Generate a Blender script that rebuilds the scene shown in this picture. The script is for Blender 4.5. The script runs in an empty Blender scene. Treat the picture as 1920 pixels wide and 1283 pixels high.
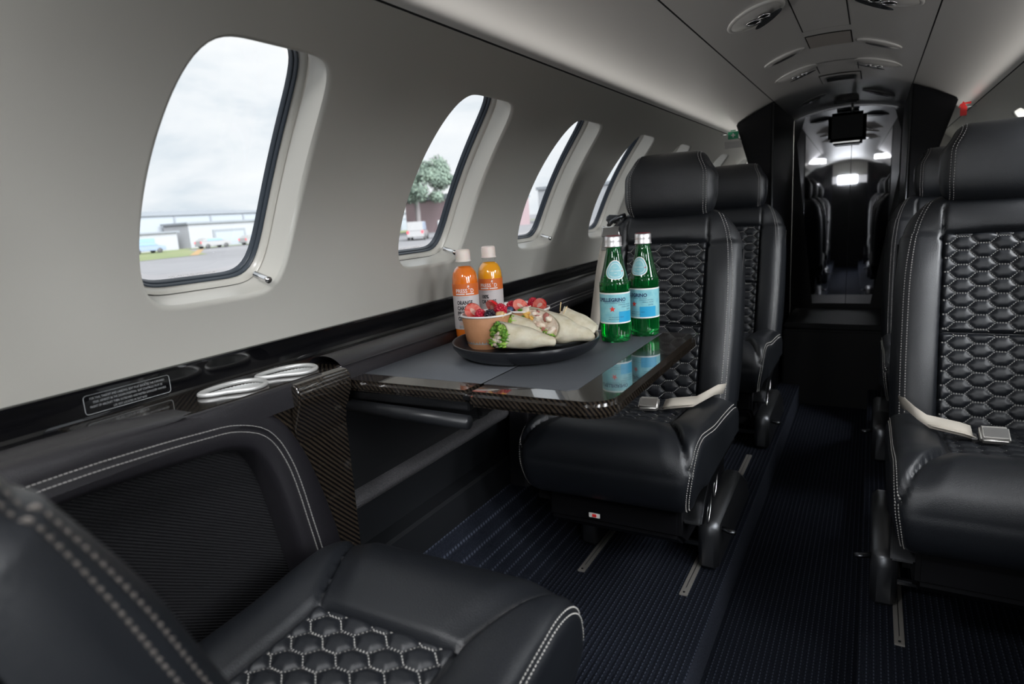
import bpy, bmesh, math, random
import numpy as np
from mathutils import Vector, Matrix, noise
random.seed(7)
sc = bpy.context.scene
col = sc.collection
pi = math.pi

# ------------------------------------------------------------------ camera
# origin = the photographer's lens; +Y runs aft along the cabin, +X to starboard seats, +Z up
CX, CZ, RAD = -.138, -.30, .735          # centre and radius of the cabin lining
cam_d = bpy.data.cameras.new('camera'); cam = bpy.data.objects.new('camera', cam_d); col.objects.link(cam)
cam_d.sensor_width = 36; cam_d.lens = 22.5; cam_d.clip_start = .02; cam_d.clip_end = 2000
_r = Vector((.87347479, .48288245, -.06217975)); _u = Vector((-.0418312, .20167444, .97855893)); _f = Vector((-.485069, .8521455, -.19635709))
cam.matrix_world = Matrix(((_r.x, _u.x, -_f.x, 0), (_r.y, _u.y, -_f.y, 0), (_r.z, _u.z, -_f.z, 0), (0, 0, 0, 1)))
cam_d.dof.use_dof = True; cam_d.dof.focus_distance = 1.3; cam_d.dof.aperture_fstop = 5.0
sc.camera = cam

# ------------------------------------------------------------------ sky, light, exposure
sc.view_settings.view_transform = 'Standard'; sc.view_settings.look = 'None'
sc.view_settings.gamma = 1; sc.view_settings.use_curve_mapping = False
sc.view_settings.exposure = 0.0
sc.cycles.use_denoising = True
sc.cycles.max_bounces = 10; sc.cycles.diffuse_bounces = 5; sc.cycles.glossy_bounces = 5
sc.cycles.transmission_bounces = 8; sc.cycles.transparent_max_bounces = 12
sc.cycles.caustics_refractive = False; sc.cycles.caustics_reflective = False
sc.cycles.sample_clamp_indirect = 6
SKY = 1.10
w = bpy.data.worlds.new('overcast_sky'); sc.world = w; w.use_nodes = True
nt = w.node_tree; nt.nodes.clear()
def N(nt, t, **kw):
    n = nt.nodes.new(t)
    for k, v in kw.items():
        if k == 'i':
            for a, b in v.items(): n.inputs[a].default_value = b
        else: setattr(n, k, v)
    return n
tc = N(nt, 'ShaderNodeTexCoord'); mp = N(nt, 'ShaderNodeMapping'); mp.inputs['Scale'].default_value = (1, 1, 3.2)
mp.inputs['Location'].default_value = (.35, .1, .2)
nz = N(nt, 'ShaderNodeTexNoise', i={'Scale': 2.6, 'Detail': 7, 'Roughness': .55, 'Distortion': .3})
cr = N(nt, 'ShaderNodeValToRGB'); e = cr.color_ramp.elements
e[0].position = .36; e[0].color = (.70, .77, .83, 1); e[1].position = .62; e[1].color = (1.0, 1.0, 1.0, 1)
x = e.new(.48); x.color = (.90, .925, .95, 1)
bg = N(nt, 'ShaderNodeBackground'); bg.inputs['Strength'].default_value = SKY
out = N(nt, 'ShaderNodeOutputWorld')
for a, b in ((tc.outputs['Generated'], mp.inputs[0]), (mp.outputs[0], nz.inputs['Vector']), (nz.outputs['Fac'], cr.inputs[0]), (cr.outputs[0], bg.inputs[0]), (bg.outputs[0], out.inputs[0])):
    nt.links.new(a, b)

def area(name, loc, rot, sx, sy, power, color=(1, 1, 1)):
    l = bpy.data.lights.new(name, 'AREA'); l.shape = 'RECTANGLE'; l.size = sx; l.size_y = sy; l.energy = power; l.color = color
    o = bpy.data.objects.new(name, l); col.objects.link(o); o.location = loc; o.rotation_euler = rot; return o
sun = bpy.data.lights.new('veiled_sun', 'SUN'); sun.energy = 22.0; sun.angle = math.radians(60); sun.color = (.97, .98, 1)
so = bpy.data.objects.new('veiled_sun', sun); col.objects.link(so); so.rotation_euler = Vector((-.78, .36, -.48)).to_track_quat('-Z', 'Y').to_euler()
# added fill for an unseen entrance door, forward of (behind) the photographer, port side
area('entrance_fill', (-.72, -1.45, -.15), (0, math.radians(-90), 0), 1.15, .55, 14.0, (.93, .97, 1))
# added strip lights, floating free below the joints, to brighten the ceiling
for sx_, nm in ((-1, 'port_ceiling_fill'), (1, 'starboard_ceiling_fill')):
    lo_ = area(nm, (CX + sx_ * .425, 1.0, .262), (0, math.radians(180 - sx_ * 38), 0), .010, 4.4, .9, (1, .97, .93)); lo_.data.spread = math.radians(110)
# added overhead fill lights above the two forward seats (beside the photographer's head)
area('port_overhead_fill', (-.44, .0, .34), (math.radians(12), math.radians(4), 0), 0.16, .16, 6.0, (.97, .98, 1))
area('starboard_overhead_fill', (.16, .0, .34), (math.radians(14), 0, 0), .14, .14, 1.8, (.97, .98, 1))
# daylight from the cockpit glass
area('cockpit_daylight', (-.16, -2.3, .17), (math.radians(90), 0, 0), .22, .10, 7.0, (.93, .97, 1))

# ------------------------------------------------------------------ materials
def rgb(h):
    c = [int(h[i:i + 2], 16) / 255 for i in (0, 2, 4)]
    return tuple(((v / 12.92) if v <= .04045 else ((v + .055) / 1.055) ** 2.4) for v in c)
def mat(name, c, rough=.5, metal=0, coat=0, spec=.5, bump=None, trans=0, ior=1.45, alpha=1, sss=0, noisec=None, coatr=.03):
    m = bpy.data.materials.new(name); m.use_nodes = True; t = m.node_tree; b = t.nodes['Principled BSDF']
    if isinstance(c, str): c = rgb(c)
    b.inputs['Base Color'].default_value = (*c, 1); b.inputs['Roughness'].default_value = rough; b.inputs['Metallic'].default_value = metal
    b.inputs['Coat Weight'].default_value = coat; b.inputs['Coat Roughness'].default_value = coatr; b.inputs['Specular IOR Level'].default_value = spec
    b.inputs['Transmission Weight'].default_value = trans; b.inputs['IOR'].default_value = ior; b.inputs['Alpha'].default_value = alpha
    if sss: b.inputs['Subsurface Weight'].default_value = sss; b.inputs['Subsurface Radius'].default_value = (.02, .01, .006); b.inputs['Subsurface Scale'].default_value = .3
    tcn = N(t, 'ShaderNodeTexCoord')
    if bump:
        kind, sca, st = bump
        n = N(t, 'ShaderNodeTexVoronoi', i={'Scale': sca}) if kind == 'v' else N(t, 'ShaderNodeTexNoise', i={'Scale': sca, 'Detail': 4})
        bp = N(t, 'ShaderNodeBump', i={'Strength': st, 'Distance': .002})
        t.links.new(tcn.outputs['Object'], n.inputs['Vector']); t.links.new(n.outputs[0], bp.inputs['Height']); t.links.new(bp.outputs[0], b.inputs['Normal'])
    if noisec:
        sca, c2, lo, hi = noisec
        if isinstance(c2, str): c2 = rgb(c2)
        n = N(t, 'ShaderNodeTexNoise', i={'Scale': sca, 'Detail': 5, 'Roughness': .6}); r = N(t, 'ShaderNodeValToRGB')
        r.color_ramp.elements[0].position = lo; r.color_ramp.elements[0].color = (*c, 1); r.color_ramp.elements[1].position = hi; r.color_ramp.elements[1].color = (*c2, 1)
        t.links.new(tcn.outputs['Object'], n.inputs['Vector']); t.links.new(n.outputs[0], r.inputs[0]); t.links.new(r.outputs[0], b.inputs['Base Color'])
    return m
def mathn(t, op, a, b=None, c=None):
    n = N(t, 'ShaderNodeMath', operation=op)
    for i, v in enumerate((a, b, c)):
        if v is None: continue
        if isinstance(v, (int, float)): n.inputs[i].default_value = v
        else: t.links.new(v, n.inputs[i])
    return n.outputs[0]
M = {}
M['liner'] = mat('cabin_lining_cream', (.50, .487, .445), .42, coat=.15, coatr=.3, bump=('n', 900, .05))
M['liner2'] = mat('ceiling_lining_grey', (.72, .705, .68), .30, coat=.3, coatr=.22)
M['reveal'] = mat('window_reveal_cream', (.56, .54, .49), .32, coat=.3, coatr=.15)
M['black'] = mat('black_void', (.006, .006, .007), .6)
M['rubber'] = mat('window_rubber', (.035, .045, .058), .35)
M['piano'] = mat('piano_black', (.004, .004, .005), .12, coat=1, coatr=.02)
M['leather'] = mat('black_leather', (.0085, .010, .013), .40, bump=('v', 900, .22), spec=.7, coat=.2, coatr=.34)
M['leather_q'] = mat('black_quilt_leather', (.0095, .011, .0145), .40, bump=('v', 1000, .15), spec=.6, coat=.12, coatr=.36)
M['seam'] = mat('seam_shadow', (.004, .004, .005), .7)
M['arm'] = mat('armrest_leather', (.013, .012, .015), .38, bump=('v', 900, .25), spec=.7, coat=.2, coatr=.36)
M['thread'] = mat('pale_thread', (.38, .37, .35), .7)
M['thread_d'] = mat('grey_thread', (.32, .31, .30), .7)
M['thread_b'] = mat('brown_grey_thread', (.085, .075, .068), .8)
M['matl'] = mat('table_mat_leather', (.085, .092, .104), .44, bump=('v', 700, .2))
M['plastic'] = mat('black_plastic', (.012, .013, .015), .38)
M['dark'] = mat('dark_sidewall', (.009, .0095, .011), .55)
M['chrome'] = mat('chrome', (.75, .75, .76), .12, metal=1)
M['satin'] = mat('satin_silver', (.62, .61, .60), .28, metal=1)
M['gun'] = mat('gunmetal', (.13, .135, .145), .30, metal=1)
M['rail'] = mat('rail_metal', (.42, .40, .37), .5, metal=.5)
M['bowl'] = mat('matt_silver', (.60, .61, .60), .45, metal=.1)
M['rimm'] = mat('rim_silver', (.66, .66, .65), .38, metal=.5)
M['foot'] = mat('foot_metal', (.16, .165, .175), .36, metal=.9)
M['mirror'] = mat('smoked_mirror', (.42, .42, .44), .02, metal=1)
M['buckle'] = mat('buckle_metal', (.55, .53, .50), .42, metal=.8)
M['web'] = mat('beige_webbing', (.58, .53, .46), .75, bump=('n', 900, .3))
M['plate'] = mat('matt_black_glaze', (.010, .011, .014), .30, coat=.25, coatr=.15)
M['white'] = mat('white_card', (.80, .78, .76), .5)
M['kraft'] = mat('kraft_card', 'B98560', .6, bump=('n', 300, .05), noisec=(60, 'AD7A55', .3, .7))
M['cap'] = mat('white_cap', (.88, .78, .72), .4, sss=.3)
M['pet'] = mat('clear_plastic', (.95, .95, .95), .05, trans=1, ior=1.3)
M['juice_o'] = mat('carrot_orange_juice', (.95, .22, .012), .18, coat=1, coatr=.05, sss=.2)
M['juice_y'] = mat('orange_juice', (1.0, .42, .01), .18, coat=1, coatr=.05, sss=.2)
M['lab_o'] = mat('label_orange', (.72, .16, .03), .45); M['lab_w'] = mat('label_pale', (.62, .58, .58), .45)
M['ink'] = mat('ink_dark', (.02, .02, .025), .6); M['inkw'] = mat('ink_white', (.85, .80, .78), .6); M['inkp'] = mat('ink_peach', (.75, .45, .38), .6)
M['inkg'] = mat('ink_grey', (.35, .36, .37), .6)
M['green'] = mat('green_glass', (.015, .50, .10), .03, trans=.93, ior=1.42)
M['alu'] = mat('aluminium_cap', (.88, .86, .86), .38, metal=1); M['capred'] = mat('cap_red', (.30, .03, .05), .35)
M['lab_b'] = mat('label_light_blue', (.20, .50, .58), .4, noisec=(70, (.28, .58, .62), .4, .6)); M['lab_b2'] = mat('label_blue', (.02, .33, .58), .4)
M['lab_wh'] = mat('label_white', (.75, .78, .75), .4); M['red'] = mat('star_red', (.75, .05, .03), .5)
M['navy'] = mat('ink_navy', (.02, .05, .12), .5)
M['tort'] = mat('tortilla', (.62, .57, .45), .65, bump=('n', 120, .4), noisec=(45, (.48, .42, .29), .45, .75), sss=.1)
M['lettuce'] = mat('lettuce', (.05, .22, .02), .45, noisec=(120, (.25, .42, .06), .4, .7))
M['lettuce2'] = mat('pale_lettuce', (.30, .50, .08), .45)
M['chick'] = mat('chicken', (.80, .70, .58), .5, noisec=(90, (.55, .32, .22), .5, .75), sss=.1)
M['ham'] = mat('bacon', (.45, .16, .13), .45); M['cheese'] = mat('yellow_cheese', (.90, .55, .14), .45, sss=.1)
M['salmon'] = mat('salmon_pink', (.85, .28, .17), .45, sss=.2)
M['sb'] = mat('strawberry_red', (.70, .015, .02), .25, coat=.5, sss=.2); M['sbi'] = mat('strawberry_flesh', (.90, .30, .24), .3, coat=.4, noisec=(120, (.85, .08, .05), .45, .65), sss=.2)
M['rasp'] = mat('raspberry', (.50, .01, .035), .3, coat=.4, sss=.2); M['blackb'] = mat('blackberry', (.012, .006, .016), .25, coat=.5); M['blueb'] = mat('blueberry', (.04, .07, .14), .5)
M['nut'] = mat('granola', (.75, .48, .22), .6)
M['wood'] = mat('toothpick_wood', (.75, .55, .28), .6)
M['signw'] = mat('sign_pale', (.42, .41, .39), .6)
M['signg'] = mat('sign_green', (.01, .22, .10), .5); M['signr'] = mat('sign_red', (.80, .03, .03), .5)
M['glassdark'] = mat('lamp_lens', (.12, .13, .14), .08, coat=1)
M['led'] = mat('status_lamp', (.8, .8, .8), .2)
# carbon weave
m = mat('carbon_fibre', (.01, .01, .01), .18, coat=1, coatr=.03); M['carbon'] = m; t = m.node_tree; b = t.nodes['Principled BSDF']
tcn = t.nodes['Texture Coordinate']; sx = N(t, 'ShaderNodeSeparateXYZ'); t.links.new(tcn.outputs['Object'], sx.inputs[0])
d1 = mathn(t, 'ADD', mathn(t, 'MULTIPLY', sx.outputs[0], 1.0), mathn(t, 'ADD', sx.outputs[1], sx.outputs[2]))
b.inputs['Coat IOR'].default_value = 1.75
s1 = mathn(t, 'SINE', mathn(t, 'MULTIPLY', d1, 700))
r = N(t, 'ShaderNodeValToRGB'); r.color_ramp.elements[0].position = .42; r.color_ramp.elements[0].color = (.004, .0035, .0035, 1); r.color_ramp.elements[1].position = .58; r.color_ramp.elements[1].color = (.032, .024, .017, 1)
t.links.new(mathn(t, 'MULTIPLY_ADD', s1, .5, .5), r.inputs[0]); t.links.new(r.outputs[0], b.inputs['Base Color'])
# ribbed carpet with pale dashed threads
m = mat('ribbed_carpet', (.01, .012, .02), .95, spec=.15); M['carpet'] = m; t = m.node_tree; b = t.nodes['Principled BSDF']
tcn = t.nodes['Texture Coordinate']; sx = N(t, 'ShaderNodeSeparateXYZ'); t.links.new(tcn.outputs['Object'], sx.inputs[0])
rib = mathn(t, 'MULTIPLY_ADD', mathn(t, 'COSINE', mathn(t, 'MULTIPLY', sx.outputs[0], 2 * pi / .0125)), .5, .5)
line = mathn(t, 'POWER', rib, 14)
dash = mathn(t, 'GREATER_THAN', mathn(t, 'SINE', mathn(t, 'MULTIPLY', sx.outputs[1], 2 * pi / .011)), -.35)
n1 = N(t, 'ShaderNodeTexNoise', i={'Scale': 300, 'Detail': 3}); t.links.new(tcn.outputs['Object'], n1.inputs['Vector'])
n2 = N(t, 'ShaderNodeTexNoise', i={'Scale': 5, 'Detail': 3}); t.links.new(tcn.outputs['Object'], n2.inputs['Vector'])
mx = N(t, 'ShaderNodeMix', data_type='RGBA'); mx.inputs[6].default_value = (.010, .012, .019, 1); mx.inputs[7].default_value = (.09, .105, .145, 1)
amt = mathn(t, 'MULTIPLY', mathn(t, 'MULTIPLY', line, dash), mathn(t, 'MULTIPLY_ADD', n2.outputs[0], .9, .2))
amt2 = mathn(t, 'ADD', amt, mathn(t, 'MULTIPLY', mathn(t, 'SUBTRACT', n1.outputs[0], .42), .35))
t.links.new(amt2, mx.inputs[0]); t.links.new(mx.outputs[2], b.inputs['Base Color'])
bp = N(t, 'ShaderNodeBump', i={'Strength': .8, 'Distance': .003}); t.links.new(mathn(t, 'ADD', rib, n1.outputs[0]), bp.inputs['Height']); t.links.new(bp.outputs[0], b.inputs['Normal'])
M['pile'] = mat('plush_carpet_edge', (.035, .040, .058), .95, spec=.15, bump=('n', 500, .9), noisec=(220, (.08, .09, .12), .35, .7))
M['pile2'] = mat('lit_carpet_strip', (.05, .05, .055), .95, bump=('n', 500, .9), noisec=(300, (.10, .095, .10), .35, .7))  # lighter tone paints the light catching on the rounded carpet ledge
M['cabblack'] = mat('cabinet_black', (.005, .005, .006), .5, spec=.15)
M['fabric'] = mat('ribbed_fabric', (.011, .011, .013), .6, bump=('n', 900, .5))
# glass pane: thin sheet, fresnel reflection, lets daylight through
m = bpy.data.materials.new('window_pane_glass'); m.use_nodes = True; t = m.node_tree; t.nodes.clear(); M['pane'] = m
tr = N(t, 'ShaderNodeBsdfTransparent'); tr.inputs[0].default_value = (.93, .95, .96, 1); gl = N(t, 'ShaderNodeBsdfGlossy'); gl.inputs['Roughness'].default_value = .02
fr0 = N(t, 'ShaderNodeLayerWeight'); fr0.inputs[0].default_value = .5; fr = N(t, 'ShaderNodeMath', operation='MULTIPLY_ADD'); fr.inputs[1].default_value = .35; fr.inputs[2].default_value = .03; t.links.new(mathn(t, 'POWER', fr0.outputs['Facing'], 5), fr.inputs[0]); ms = N(t, 'ShaderNodeMixShader'); o_ = N(t, 'ShaderNodeOutputMaterial')
t.links.new(fr.outputs[0], ms.inputs[0]); t.links.new(tr.outputs[0], ms.inputs[1]); t.links.new(gl.outputs[0], ms.inputs[2]); t.links.new(ms.outputs[0], o_.inputs[0])
# outdoors; hangar, roof, brick and leaf colours are lightened for haze
M['tarmac'] = mat('pale_tarmac', (.105, .105, .11), .9, noisec=(.06, (.14, .14, .145), .35, .65)); M['grass'] = mat('grass', (.09, .12, .045), .95, noisec=(.3, (.13, .14, .065), .35, .65))
M['yellow'] = mat('yellow_paint', (.22, .14, .06), .8); M['hangar'] = mat('pale_cladding', (.155, .17, .185), .7); M['hangar2'] = mat('white_cladding', (.165, .17, .178), .7)
M['roof'] = mat('grey_roof', (.11, .12, .13), .7); M['win'] = mat('dark_window', (.12, .18, .24), .2); M['brick'] = mat('red_brown_cladding', (.13, .095, .10), .8)
M['leaf'] = mat('pine_foliage', (.075, .105, .085), .9, noisec=(1.5, (.11, .145, .11), .35, .65)); M['bark'] = mat('bark', (.14, .13, .13), .9)
M['carw'] = mat('white_car_paint', (.16, .16, .16), .3, coat=.5); M['tyre'] = mat('tyre', (.04, .04, .04), .8); M['tail'] = mat('tail_lamp', (.6, .03, .05), .3); M['cardark'] = mat('grey_car_paint', (.12, .15, .2), .3, coat=.5)

# ------------------------------------------------------------------ object helpers
def link(name, me, parent=None):
    o = bpy.data.objects.new(name, me); col.objects.link(o)
    if parent is not None: o.parent = parent
    return o
def mk(name, v, f, m, parent=None, smooth=True, mats=None, mi=None):
    me = bpy.data.meshes.new(name); me.from_pydata([tuple(p) for p in v], [], f)
    for q in (mats or [m]): me.materials.append(q)
    if smooth: me.polygons.foreach_set('use_smooth', [True] * len(me.polygons))
    if mi is not None: me.polygons.foreach_set('material_index', mi)
    me.update(); return link(name, me, parent)
def fix_normals(o):
    bm = bmesh.new(); bm.from_mesh(o.data); bmesh.ops.recalc_face_normals(bm, faces=bm.faces); bm.to_mesh(o.data); bm.free(); return o
def thing(name, label, cat, loc=(0, 0, 0), rz=0, group=None):
    o = bpy.data.objects.new(name, None); col.objects.link(o); o.location = loc; o.rotation_euler = (0, 0, rz); o.empty_display_size = .05
    return tag(o, label, cat, group)
def tag(o, label, cat, group=None):
    o['label'] = label; o['category'] = cat
    if group: o['group'] = group
    return o
def struct(o): o['kind'] = 'structure'; return o
def stuff(o): o['kind'] = 'stuff'; return o
def sharp(o, ang=35):
    me = o.data; bm = bmesh.new(); bm.from_mesh(me)
    for e_ in bm.edges:
        if len(e_.link_faces) == 2 and e_.calc_face_angle(0) > math.radians(ang): e_.smooth = False
    bm.to_mesh(me); bm.free(); return o
def grid(fn, nu, nv, closeu=False, closev=False):
    v = [fn(i / (nu if closeu else nu - 1), j / (nv if closev else nv - 1)) for j in range(nv) for i in range(nu)]
    f = []
    for j in range(nv if closev else nv - 1):
        for i in range(nu if closeu else nu - 1):
            a = j * nu + i; b_ = j * nu + (i + 1) % nu; j2 = (j + 1) % nv
            f.append((a, b_, j2 * nu + (i + 1) % nu, j2 * nu + i))
    return v, f
def box(name, a, b_, m, parent=None, bev=.002, seg=2, rot=None, pivot=None):
    bm = bmesh.new(); bmesh.ops.create_cube(bm, size=1)
    for v in bm.verts: v.co = Vector([(a[i] + b_[i]) / 2 + v.co[i] * (b_[i] - a[i]) for i in range(3)])
    if bev: bmesh.ops.bevel(bm, geom=bm.edges[:], offset=bev, segments=seg, affect='EDGES', clamp_overlap=True)
    if rot is not None:
        pv = Vector(pivot or [(a[i] + b_[i]) / 2 for i in range(3)])
        bmesh.ops.transform(bm, matrix=Matrix.Translation(pv) @ rot @ Matrix.Translation(-pv), verts=bm.verts)
    me = bpy.data.meshes.new(name); bm.to_mesh(me); bm.free(); me.materials.append(m)
    me.polygons.foreach_set('use_smooth', [bool(bev)] * len(me.polygons))
    o = link(name, me, parent)
    if bev: sharp(o, 50)
    return o
def prism(name, poly, axis, a, b_, m, parent=None, bev=0, seg=2):
    # poly: list of 2D points in the two other axes, extruded along axis from a to b
    def p3(p, t):
        return (t, p[0], p[1]) if axis == 'x' else (p[0], t, p[1]) if axis == 'y' else (p[0], p[1], t)
    bm = bmesh.new(); lo = [bm.verts.new(p3(p, a)) for p in poly]; hi = [bm.verts.new(p3(p, b_)) for p in poly]
    bm.faces.new(lo); bm.faces.new(hi[::-1]); n = len(poly)
    for i in range(n): bm.faces.new((lo[i], hi[i], hi[(i + 1) % n], lo[(i + 1) % n]))
    bmesh.ops.recalc_face_normals(bm, faces=bm.faces)
    if bev: bmesh.ops.bevel(bm, geom=[e_ for e_ in bm.edges if e_.calc_face_angle(0) > .35], offset=bev, segments=seg, affect='EDGES', clamp_overlap=True)
    me = bpy.data.meshes.new(name); bm.to_mesh(me); bm.free(); me.materials.append(m)
    if bev: me.polygons.foreach_set('use_smooth', [True] * len(me.polygons))
    o = link(name, me, parent)
    if bev: sharp(o, 40)
    return o
def extrude_y(name, prof, y0, y1, m, parent=None, ny=2, smooth=True):
    v, f = grid(lambda u, t: (prof[min(int(round(u * (len(prof) - 1))), len(prof) - 1)][0], y0 + (y1 - y0) * t, prof[min(int(round(u * (len(prof) - 1))), len(prof) - 1)][1]), len(prof), ny)
    return mk(name, v, f, m, parent, smooth)
def lathe(name, prof, m, parent=None, n=40, loc=(0, 0, 0), mats=None, mi=None, smooth=True):
    v = []; f = []; idx = []
    for (r_, z_) in prof:
        for i in range(n):
            a = 2 * pi * i / n; v.append((loc[0] + r_ * math.cos(a), loc[1] + r_ * math.sin(a), loc[2] + z_))
    for j in range(len(prof) - 1):
        for i in range(n):
            f.append((j * n + i, j * n + (i + 1) % n, (j + 1) * n + (i + 1) % n, (j + 1) * n + i)); idx.append(mi[j] if mi else 0)
    return mk(name, v, f, m, parent, smooth, mats, idx if mi else None)
def tube(name, pts, r_, m, parent=None, n=8, closed=False, flat=1.0):
    pts = [Vector(p) for p in pts]; v = []; f = []; k = len(pts); up = Vector((0, 0, 1))
    for i, p in enumerate(pts):
        d = (pts[(i + 1) % k if closed else min(i + 1, k - 1)] - pts[(i - 1) % k if closed else max(i - 1, 0)]).normalized()
        a = d.cross(up)
        if a.length < .05: a = d.cross(Vector((1, 0, 0)))
        a.normalize(); b_ = a.cross(d)
        for j in range(n):
            t = 2 * pi * j / n; v.append(p + a * (r_ * math.cos(t)) + b_ * (r_ * flat * math.sin(t)))
    for i in range(k if closed else k - 1):
        for j in range(n): f.append((i * n + j, i * n + (j + 1) % n, ((i + 1) % k) * n + (j + 1) % n, ((i + 1) % k) * n + j))
    if not closed: f.append(tuple(range(n))[::-1]); f.append(tuple((k - 1) * n + j for j in range(n)))
    return mk(name, v, f, m, parent)
def cr_spline(P, n):
    P = [np.array(p, float) for p in P]; Q = [2 * P[0] - P[1]] + P + [2 * P[-1] - P[-2]]; o = []
    seg = len(P) - 1
    for i in range(n + 1):
        t = i / n * seg; k = min(int(t), seg - 1); t -= k; a, b_, c, d = Q[k:k + 4]
        o.append(.5 * ((2 * b_) + (-a + c) * t + (2 * a - 5 * b_ + 4 * c - d) * t * t + (-a + 3 * b_ - 3 * c + d) * t ** 3))
    return o
def resample(P, n):
    P = np.array(P, float); d = np.r_[0, np.cumsum(np.linalg.norm(np.diff(P, axis=0), axis=1))]
    s = np.linspace(0, d[-1], n); return np.stack([np.interp(s, d, P[:, i]) for i in range(P.shape[1])], 1), d[-1]
def text_mesh(txt, size, align='LEFT', width=1.0, bold=0.0, spacing=1.0):
    cu = bpy.data.curves.new('t', 'FONT'); cu.body = txt; cu.size = size; cu.align_x = align; cu.resolution_u = 2; cu.offset = bold; cu.space_character = spacing
    o = bpy.data.objects.new('t', cu); col.objects.link(o); dg = bpy.context.evaluated_depsgraph_get(); me = bpy.data.meshes.new_from_object(o.evaluated_get(dg))
    bpy.data.objects.remove(o); v = [(p.co.x * width, p.co.y) for p in me.vertices]; f = [tuple(p.vertices) for p in me.polygons]
    bpy.data.meshes.remove(me); bpy.data.curves.remove(cu); return v, f
def text_on(name, items, mp_, m, parent=None):
    # items: list of (text, x, y, size, align, width, bold); mp_ maps (x, y) to 3D
    V = []; F = []
    for it in items:
        txt, x0, y0, s = it[:4]; al = it[4] if len(it) > 4 else 'LEFT'; wd = it[5] if len(it) > 5 else 1; bo = it[6] if len(it) > 6 else 0
        v, f = text_mesh(txt, s, al, wd, bo); k = len(V); V += [mp_(x0 + a, y0 + b_) for a, b_ in v]; F += [tuple(k + q for q in g) for g in f]
    return mk(name, V, F, m, parent, smooth=False)
def copy_tree(o, parent=None):
    c = o.copy(); col.objects.link(c); c.parent = parent
    for ch in [q for q in bpy.data.objects if q.parent == o]: copy_tree(ch, c)
    return c
def sstep(a, b_, x): t = max(0, min(1, (x - a) / (b_ - a))); return t * t * (3 - 2 * t)
def cyl(phi, y, off=0, side=-1):
    # point of the cabin lining; phi measured up from the horizontal, off outwards; side -1 = port
    return (CX + side * (RAD + off) * math.cos(phi), y, CZ + (RAD + off) * math.sin(phi))
def phi_z(z): return math.asin((z - CZ) / RAD)

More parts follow.
